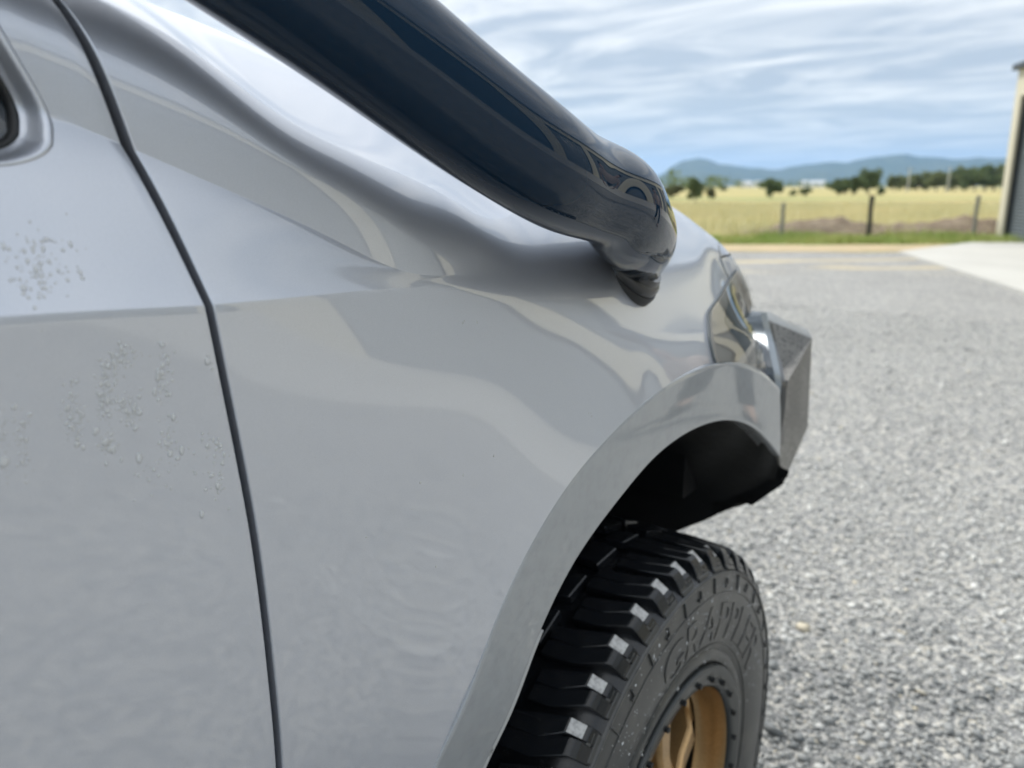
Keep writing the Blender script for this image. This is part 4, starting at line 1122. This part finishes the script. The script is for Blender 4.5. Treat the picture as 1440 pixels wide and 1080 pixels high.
def shoulder(width, reach, side_len):
    h = width/2
    full = [(.4005,.3765),(.4035,.386),(.4095,.3985),(.4155,.4055),(.4215,.4083),(.46,.4108),(reach,.4118),(reach,.389),(.42,.386)]
    cham = [(.4005,.3765),(.4030,.3845),(.4085,.3925),(.4125,.3945),(.4310,.4078),(.46,.4108),(reach,.4118),(reach,.389),(.42,.386)]
    wob = lambda y, s: s + (2.3 if y > .455 else 0) + (y-.41)*8
    # angle grows towards the rear of the tyre top; the chamfered half leads
    c1 = (full, lambda y: wob(y, 0), lambda y: wob(y, h))
    c2 = (cham, lambda y: wob(y, -h), lambda y: wob(y, -.32))
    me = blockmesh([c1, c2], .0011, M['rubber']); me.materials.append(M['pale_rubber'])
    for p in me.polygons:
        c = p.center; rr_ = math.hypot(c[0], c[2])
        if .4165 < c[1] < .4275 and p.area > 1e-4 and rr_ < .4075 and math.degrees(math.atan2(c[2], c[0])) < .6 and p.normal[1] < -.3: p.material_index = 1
    return me
NB = 44
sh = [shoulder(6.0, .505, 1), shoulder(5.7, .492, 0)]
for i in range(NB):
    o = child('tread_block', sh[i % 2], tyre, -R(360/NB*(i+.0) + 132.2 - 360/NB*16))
# side lugs: stepped pads under every block
def pad(a0, a1, r0, r1, h_, yb, m=M['rubber_side'], name='shoulder_lug'):
    return blockmesh([([(yb+.006, r0), (yb-h_, r0+.001), (yb-h_+.0035, r1-.001), (yb+.010, r1)], lambda y: a0, lambda y: a1)], .0007, m, name)
lugA = pad(-2.6, 2.5, .3768, .3835, .0042, .4025); lugB = pad(-2.4, .2, .3850, .3915, .0036, .4075); lugC = pad(-2.5, 2.3, .3300, .3318, .0012, .3938)
for i in range(NB):
    ang = 360/NB*i + 132.2 - 360/NB*16
    child('shoulder_lug', lugA, tyre, -R(ang)); child('shoulder_lug', lugB, tyre, -R(ang))
# centre blocks
def centre(y0, y1, w, skew):
    return blockmesh([([(y0,.3985),(y0+.002,.4115),((y0+y1)/2,.4128),(y1-.002,.4128),(y1,.3985)], lambda y: -w/2 + skew*(y-y0)*100 + (1.1 if y > (y0+y1)/2 else 0), lambda y: w/2 + skew*(y-y0)*100 + (.4 if y > (y0+y1)/2 else 0))], .0014, M['rubber'])
NC = 34
ca, cb = centre(.511,.553, 7.6, -.30), centre(.512,.545, 6.6, .35)
cc, cd = centre(.563,.604, 7.6, .30), centre(.570,.603, 6.6, -.35)
for i in range(NC):
    child('tread_block', ca if i % 2 else cb, tyre, -R(360/NC*i)); child('tread_block', cc if i % 2 else cd, tyre, -R(360/NC*(i+.5)))
inner_sh = blockmesh([([(.612,.389),(.612,.4115),(.640,.4085),(.652,.398),(.656,.378)], lambda y: -3, lambda y: 3)], .001, M['rubber'])
for i in range(NB): child('tread_block', inner_sh, tyre, -R(360/NB*i))
# sidewall ribs: thin raised bars and small angle marks between the ridge and the lettering
rib = blockmesh([([(.3975,.3715),(.3945,.3705),(.3915,.349),(.3935,.348)], lambda y: -.14, lambda y: .18)], 0, M['rubber_side'], 'sidewall_rib')
tick = blockmesh([([(.3965,.366),(.3935,.3655),(.3920,.356),(.3940,.3555)], lambda y: -.16, lambda y: .22), ([(.3955,.3560),(.3922,.3565),(.3914,.3525),(.3938,.352)], lambda y: -.2, lambda y: 1.3)], 0, M['rubber_side'], 'sidewall_rib')
for i in range(NB):
    ang = 360/NB*i + 132.2 - 360/NB*16 + 3.2
    child('sidewall_rib', rib if i % 2 else tick, tyre, -R(ang))
# raised lettering on the sidewall
def letters(txt, r0, hgt, a_start, a_end):
    cu = bpy.data.curves.new('lettering', 'FONT'); cu.body = txt; cu.size = 1; cu.extrude = 0
    ob = bpy.data.objects.new('lettering', cu); dep = bpy.context.evaluated_depsgraph_get(); col.objects.link(ob); bpy.context.view_layer.update()
    me = bpy.data.meshes.new_from_object(ob.evaluated_get(bpy.context.evaluated_depsgraph_get())); bpy.data.objects.remove(ob)
    bm = bmesh.new(); bm.from_mesh(me)
    bmesh.ops.subdivide_edges(bm, edges=list(bm.edges), cuts=2); bmesh.ops.triangulate(bm, faces=bm.faces)
    ret = bmesh.ops.extrude_face_region(bm, geom=list(bm.faces)); up = {v for v in ret['geom'] if isinstance(v, bmesh.types.BMVert)}
    xs = [v.co.x for v in bm.verts]; x0, x1 = min(xs), max(xs); ys_ = [v.co.y for v in bm.verts]; y0, y1 = min(ys_), max(ys_)
    for v in bm.verts:
        a = a_start + (a_end-a_start)*(v.co.x-x0)/(x1-x0); rr_ = r0 + hgt*(v.co.y-y0)/(y1-y0); base = float(np.interp(rr_, [.243,.254,.275,.300,.330,.352], [.3985,.4035,.396,.3925,.393,.3945]))
        v.co = Vector(cyl(a, rr_, base - (.0015 if v in up else -.002)))
    bmesh.ops.recalc_face_normals(bm, faces=bm.faces)
    m2 = bpy.data.meshes.new('lettering'); bm.to_mesh(m2); bm.free(); m2.materials.append(M['rubber_side']); return m2
child('sidewall_lettering', letters('GRAPPLER', .272, .058, 107, 27), tyre)
child('sidewall_lettering', letters('GRAPPLER', .272, .058, 287, 207), tyre)
for r_ in (.263, .345):
    V, Fc = lathe([(r_-.0012, .3955 if r_ > .3 else .4015), (r_-.0008, .3928 if r_ > .3 else .3985), (r_+.0008, .3928 if r_ > .3 else .3983), (r_+.0012, .3955 if r_ > .3 else .4005)], 180); child('sidewall_ring', wmesh('sidewall_ring', V, Fc, M['rubber_side']), tyre)
# alloy
rim = bpy.data.objects.new('wheel_rim', wmesh('wheel_rim', *lathe([(.226,.425),(.2305,.408),(.2320,.398),(.2300,.3945),(.222,.3945),(.212,.397),(.200,.3985),(.1965,.4015),(.1955,.412),(.198,.44),(.200,.50),(.205,.56),(.215,.62),(.222,.64)], 180), M['rim_black'], True, 45)); col.objects.link(rim); rim.location = WL; put_parent(rim, car)
child('rim_barrel', wmesh('rim_barrel', *lathe([(.1950,.4035),(.1935,.408),(.192,.425),(.190,.445),(.186,.452),(.182,.4535)], 160), M['bronze'], True, 45), rim)
bolt = MB().tube([(0,-.004,0),(0,.004,0)], .0042, 8)
for i in range(24):
    a = 360/24*i + 4; p = cyl(a, .2085, .3955)
    me = bpy.data.meshes.new('rim_bolt'); me.from_pydata([(v[0]+p[0], v[1]+p[1], v[2]+p[2]) for v in bolt.v], [], bolt.f); me.materials.append(M['black_plastic']); child('rim_bolt', me, rim)
def spoke():
    bm = bmesh.new()
    # outline in (angle offset, radius): broad Y-less slab with chamfered face
    pr = [(.045,15.5),(.09,8.2),(.135,6.6),(.165,8.0),(.188,12.0)]
    top = []; 
    lay = [(-.0, 1.0, .0), (.006, 1.25, 1), (.045, 1.35, 2)]
    rings_ = []
    for dy, sc, _ in lay:
        L = [bm.verts.new(cyl(-w_*sc, r_, .428 + (.010 if r_ > .15 else 0) - .012*(r_ < .06) + dy + (.02*(r_-.12)/.07 if r_ > .12 else 0))) for r_, w_ in pr]
        Rr_ = [bm.verts.new(cyl(w_*sc, r_, .428 + (.010 if r_ > .15 else 0) - .012*(r_ < .06) + dy + (.02*(r_-.12)/.07 if r_ > .12 else 0))) for r_, w_ in pr]
        rings_.append(L + Rr_[::-1])
    n = len(rings_[0])
    L = rings_[0]
    for k in range(len(pr)-1): bm.faces.new((L[k], L[k+1], L[n-2-k], L[n-1-k]))
    for q in range(len(rings_)-1):
        for k in range(n): bm.faces.new((rings_[q][k], rings_[q+1][k], rings_[q+1][(k+1) % n], rings_[q][(k+1) % n]))
    bmesh.ops.recalc_face_normals(bm, faces=bm.faces)
    bmesh.ops.bevel(bm, geom=list(bm.edges), offset=.0014, segments=2, affect='EDGES', clamp_overlap=True)
    me = bpy.data.meshes.new('spoke'); bm.to_mesh(me); bm.free(); me.materials.append(M['bronze']); return me
spm = spoke()
for i in range(6): child('spoke', spm, rim, -R(60*i + 84))
child('hub', wmesh('hub', *lathe([(.0,.420),(.03,.420),(.034,.424),(.036,.432),(.062,.432),(.07,.438),(.072,.475)], 60), M['bronze'], True, 40), rim)
child('brake_disc', wmesh('brake_disc', *lathe([(.05,.50),(.165,.50),(.165,.53)], 60), M['steel'], True, 40), rim)
# the other wheels: same meshes
def copy_wheel(x, y, flip):
    for src, nm_ in ((tyre, 'tyre'), (rim, 'wheel_rim')):
        c = src.copy(); col.objects.link(c); c.location = (x, y, WC[2]); c.rotation_euler = (0, 0, math.pi if flip else 0); put_parent(c, car)
        for ch in src.children:
            if nm_ == 'tyre' and not ch.name.startswith('tread'): continue
            d = ch.copy(); col.objects.link(d); d.parent = c
copy_wheel(WC[0], 2*CARY, True)
copy_wheel(WC[0]-2.75, 0, False)
copy_wheel(WC[0]-2.75, 2*CARY, True)

# ---- water: drops on the door and fender, on the tyre
def drops(name, items, parent, inv=None):
    """items: (position, normal, radius, elong, seed)"""
    ico = bmesh.new(); bmesh.ops.create_icosphere(ico, subdivisions=2, radius=1); bv_ = np.array([v.co[:] for v in ico.verts]); bf_ = [[v.index for v in f.verts] for f in ico.faces]; ico.free()
    V = []; Fc = []; r = np.random.default_rng(9)
    for p, n, rad_, el in items:
        n = n/np.linalg.norm(n); d = np.array([0, 0, -1.]) - n*(-n[2]); d /= np.linalg.norm(d); w = np.cross(n, d); k = len(V)
        P = bv_.copy(); P *= 1 + .16*np.sin(P[:, [1]]*3+r.uniform(0, 6)) ; P[:, 0] *= el*(1+.15*P[:, [0]].ravel()*0)
        Q = p + (P[:, [0]]*d + P[:, [1]]*w)*rad_ + P[:, [2]]*n*rad_*.42
        V += Q.tolist(); Fc += [tuple(i+k for i in f) for f in bf_]
    me = bpy.data.meshes.new(name); me.from_pydata(V, [], Fc); me.polygons.foreach_set('use_smooth', [True]*len(me.polygons)); me.materials.append(M['drop'])
    o = bpy.data.objects.new(name, me); col.objects.link(o); o['kind'] = 'stuff'
    return o
rd = np.random.default_rng(21); items = []
clus = [(18,46,555,690,45),(0,12,580,690,24),(88,118,530,640,80),(150,192,483,520,60),(128,170,505,560,55),(132,166,540,600,45),(165,203,545,612,75),(135,166,608,640,32),(212,246,478,585,60),(222,252,585,652,40),(268,322,600,665,40),(285,325,640,720,22),(160,260,640,700,22),(10,110,325,430,120),(285,310,490,530,8)]
for x0, x1, y0, y1, n in clus:
    for k in range(n):
        px = (rd.normal((x0+x1)/2, (x1-x0)/4.2), rd.normal((y0+y1)/2, (y1-y0)/4.2)); h_ = hit(px, bv_d)
        if h_ is not None: items.append((h_[0], h_[1], float(np.clip(rd.lognormal(math.log(.00065), .42), .0003, .0018)), rd.uniform(.8, 1.7)))
for px, rr_ in (((196,644),.0022),((307,683),.0019),((284,723),.0018),((292,508),.0019),((148,622),.0020),((135,606),.0018),((160,632),.0017),((6,650),.0022)):
    h_ = hit(px, bv_d)
    if h_ is not None: items.append((h_[0], h_[1], rr_, 1.5))
o = drops('water_drops', items, None); put_parent(o, door)
items = []
for px, n, sp_ in (((650,452),3,2),((669,452),3,2),((830,581),4,3),((600,700),6,90)):
    for k in range(n):
        h_ = hit((px[0]+rd.normal(0, sp_), px[1]+rd.normal(0, sp_*.5)), bv_f)
        if h_ is not None: items.append((h_[0], h_[1], rd.uniform(.0004, .0010), rd.uniform(1, 2)))
o = drops('water_drops', items, None); put_parent(o, fender)
items = []
for k in range(520):
    a = rd.uniform(10, 165); r_ = rd.uniform(.236, .372); y = float(np.interp(r_, [.226,.236,.243,.254,.275,.300,.330,.352,.3715], [.40,.400,.3985,.4035,.396,.3925,.393,.3945,.398])) - .0003
    items.append((np.array(cyl(a, r_, y)), np.array([0, -1., 0]), float(np.clip(rd.lognormal(math.log(.0009), .4), .0004, .0024)), rd.uniform(.9, 1.5)))
o = drops('water_drops', items, None); o.parent = tyre

# ------------------------------------------------------------------ a person standing ahead of the car, seen mirrored in its paint
def skinned(name, nodes, edges, m, parent, sub=2):
    """nodes: {key: (xyz, radius)}; first key is the root"""
    bm = bmesh.new(); lay = bm.verts.layers.skin.verify(); vs = {}
    for k, (p, r_) in nodes.items():
        v = bm.verts.new(p); r_ = r_ if isinstance(r_, tuple) else (r_, r_); v[lay].radius = r_; vs[k] = v
    next(iter(vs.values()))[lay].use_root = True
    for a, b in edges: bm.edges.new((vs[a], vs[b]))
    me = bpy.data.meshes.new(name); bm.to_mesh(me); bm.free()
    ob = bpy.data.objects.new(name, me); col.objects.link(ob)
    ob.modifiers.new('skin', 'SKIN').use_smooth_shade = True
    sm = ob.modifiers.new('sub', 'SUBSURF'); sm.levels = sub; sm.render_levels = sub
    bpy.context.view_layer.update()
    me2 = bpy.data.meshes.new_from_object(ob.evaluated_get(bpy.context.evaluated_depsgraph_get())); bpy.data.objects.remove(ob)
    me2.polygons.foreach_set('use_smooth', [True]*len(me2.polygons)); me2.materials.clear(); me2.materials.append(m)
    o = bpy.data.objects.new(name, me2); col.objects.link(o); o.parent = parent; return o
def chain(keys): return list(zip(keys, keys[1:]))
def build_person():
    root = empty('person', (4.25, -.66, .005)); root.rotation_euler = (0, 0, R(150))
    tag(root, 'person in beige shirt and dark trousers in mid stride on the gravel', 'person')
    skin_m = mat('skin', (.48, .31, .23), .55); shirt_m = mat('beige_shirt', (.55, .43, .36), .85, noise=(40, (.48, .37, .31), .4, .7)); tr_m = mat('dark_trousers', (.025, .03, .042), .85); shoe_m = mat('dark_shoes', (.03, .026, .022), .6); hair_m = mat('brown_hair', (.05, .032, .02), .6)
    nd = {'pel': ((0,0,.95), (.12,.10)), 'wa': ((0,0,1.10), (.105,.08)), 'ch': ((.01,0,1.28), (.12,.085)), 'up': ((0,0,1.40), (.105,.07)), 'nk': ((.005,0,1.475), .052), 'jaw': ((.025,0,1.545), (.062,.07)), 'hd': ((.02,0,1.62), (.078,.09)), 'tp': ((.01,0,1.685), (.062,.072)), 'nose': ((.115,0,1.595), .013)}
    ed = chain(['pel','wa','ch','up','nk','jaw','hd','tp']) + [('hd','nose')]
    legs = {-1: ((.10,-.095,.53), (.20,-.10,.11), (.30,-.105,.045), (.37,-.105,.035)), 1: ((-.03,.095,.52), (-.20,.10,.13), (-.12,.105,.06), (-.05,.105,.035))}
    for s_, (kn, an, ba, to) in legs.items():
        q = 'R' if s_ < 0 else 'L'
        nd[q+'hip'] = ((0, s_*.09, .89), .088); nd[q+'th'] = (((kn[0])*.5, s_*.095, .72), .078); nd[q+'kn'] = (kn, .056); nd[q+'ca'] = (((kn[0]*.65+an[0]*.35), kn[1], kn[2]*.65+an[2]*.35), .055); nd[q+'an'] = (an, .037); nd[q+'ba'] = (ba, (.042,.03)); nd[q+'to'] = (to, (.035,.022))
        ed += [('pel', q+'hip')] + chain([q+'hip', q+'th', q+'kn', q+'ca', q+'an', q+'ba', q+'to'])
        el = (-.03 - s_*.05, s_*.245, 1.13); wr = (.09 - s_*.08, s_*.25, .90); pm = (wr[0]+.03, s_*.248, .83)
        nd[q+'sh'] = ((0, s_*.165, 1.395), .058); nd[q+'el'] = (el, .040); nd[q+'fa'] = (((el[0]+wr[0])/2, s_*.25, 1.04), .038); nd[q+'wr'] = (wr, .025); nd[q+'pm'] = (pm, (.036,.017))
        ed += [('up', q+'sh')] + chain([q+'sh', q+'el', q+'fa', q+'wr', q+'pm'])
        for f, (dx, L_) in enumerate(((.030,.070),(.012,.082),(-.008,.078),(-.028,.062))):
            b0 = (pm[0]+dx, pm[1], pm[2]-.040); b1 = (pm[0]+dx+.006, pm[1]-s_*.012, pm[2]-.040-L_*.5); b2 = (pm[0]+dx+.004, pm[1]-s_*.035, pm[2]-.040-L_*.9)
            for t, bb_ in enumerate((b0, b1, b2)): nd['%sf%d%d' % (q, f, t)] = (bb_, .0095 - .0008*t)
            ed += [(q+'pm', '%sf%d0' % (q, f))] + chain(['%sf%d%d' % (q, f, t) for t in range(3)])
        t0 = (pm[0]+.045, pm[1]-s_*.012, pm[2]+.005); t1 = (pm[0]+.062, pm[1]-s_*.022, pm[2]-.035); nd[q+'t0'] = (t0, .011); nd[q+'t1'] = (t1, .009); ed += [(q+'pm', q+'t0'), (q+'t0', q+'t1')]
    skinned('body', nd, ed, skin_m, root)
    g = lambda k, e: (nd[k][0], tuple(np.array(nd[k][1] if isinstance(nd[k][1], tuple) else (nd[k][1],)*2)+e))
    tk = ['pel'] + [q+k for q in 'RL' for k in ('hip','th','kn','ca')]
    tn = {k: g(k, .014) for k in tk}; tn['Rhem'] = (nd['Ran'][0], .058); tn['Lhem'] = (nd['Lan'][0], .058); tn['waist'] = ((0,0,1.04), (.135,.11))
    skinned('trousers', tn, [('pel','waist')] + [e for q in 'RL' for e in [('pel', q+'hip')] + chain([q+'hip', q+'th', q+'kn', q+'ca', q+'hem'])], tr_m, root)
    sn = {k: g(k, .045 if k in ('ch','wa','up') else .026) for k in ('ch','wa','up','Rsh','Lsh')}; sn['hem'] = ((0,0,.96), (.165,.135)); sn['col'] = ((0,0,1.46), .075)
    for q in 'RL': a, b = np.array(nd[q+'sh'][0]), np.array(nd[q+'el'][0]); sn[q+'sl'] = (tuple(a*.35+b*.65), .066)
    skinned('shirt', sn, [('ch','wa'),('wa','hem'),('ch','up'),('up','col'),('up','Rsh'),('up','Lsh'),('Rsh','Rsl'),('Lsh','Lsl')], shirt_m, root)
    for q in 'RL':
        a, b, c = (np.array(nd[q+k][0]) for k in ('an','ba','to')); skinned('shoe', {'h': (tuple(a+[-.04,0,-.055]), (.042,.04)), 'm': (tuple(b), (.052,.042)), 't': (tuple(c+[.015,0,0]), (.046,.032))}, [('h','m'),('m','t')], shoe_m, root)
    skinned('hair', {'a': ((-.005,0,1.66), (.086,.092)), 'b': ((-.01,0,1.705), (.066,.07)), 'c': ((-.055,0,1.58), (.045,.06))}, [('a','b'),('a','c')], hair_m, root)
    for s_ in (-1, 1):
        MB().tube([(.092, s_*.033, 1.624), (.102, s_*.033, 1.624)], [.011, .008], 10).build('eye', hair_m).parent = root
        MB().tube([(.02, s_*.082, 1.59), (.015, s_*.096, 1.605), (.02, s_*.096, 1.635), (.028, s_*.082, 1.64)], [.009,.011,.011,.008], 8).build('ear', skin_m).parent = root
    MB().tube([(.094, -.022, 1.553), (.101, 0, 1.552), (.094, .022, 1.553)], .005, 6).build('mouth', mat('lips', (.36, .17, .14), .5)).parent = root
build_person()

# ------------------------------------------------------------------ haze
hm = bpy.data.materials.new('air'); hm.use_nodes = True; ht = hm.node_tree
for n in list(ht.nodes): ht.nodes.remove(n)
ho = N(ht, 'ShaderNodeOutputMaterial'); pv = N(ht, 'ShaderNodeVolumePrincipled')
pv.inputs['Color'].default_value = (.31, .57, 1.0, 1); pv.inputs['Density'].default_value = 7.2e-5; pv.inputs['Anisotropy'].default_value = .2
ht.links.new(pv.outputs[0], ho.inputs['Volume'])
hz = MB().box((-12000,-12000,-4.5),(12000,12000,420)).build('haze', hm); tag(hz, 'thin blue haze over the far paddocks and hills', 'haze', kind='stuff')
hz.display_type = 'WIRE'
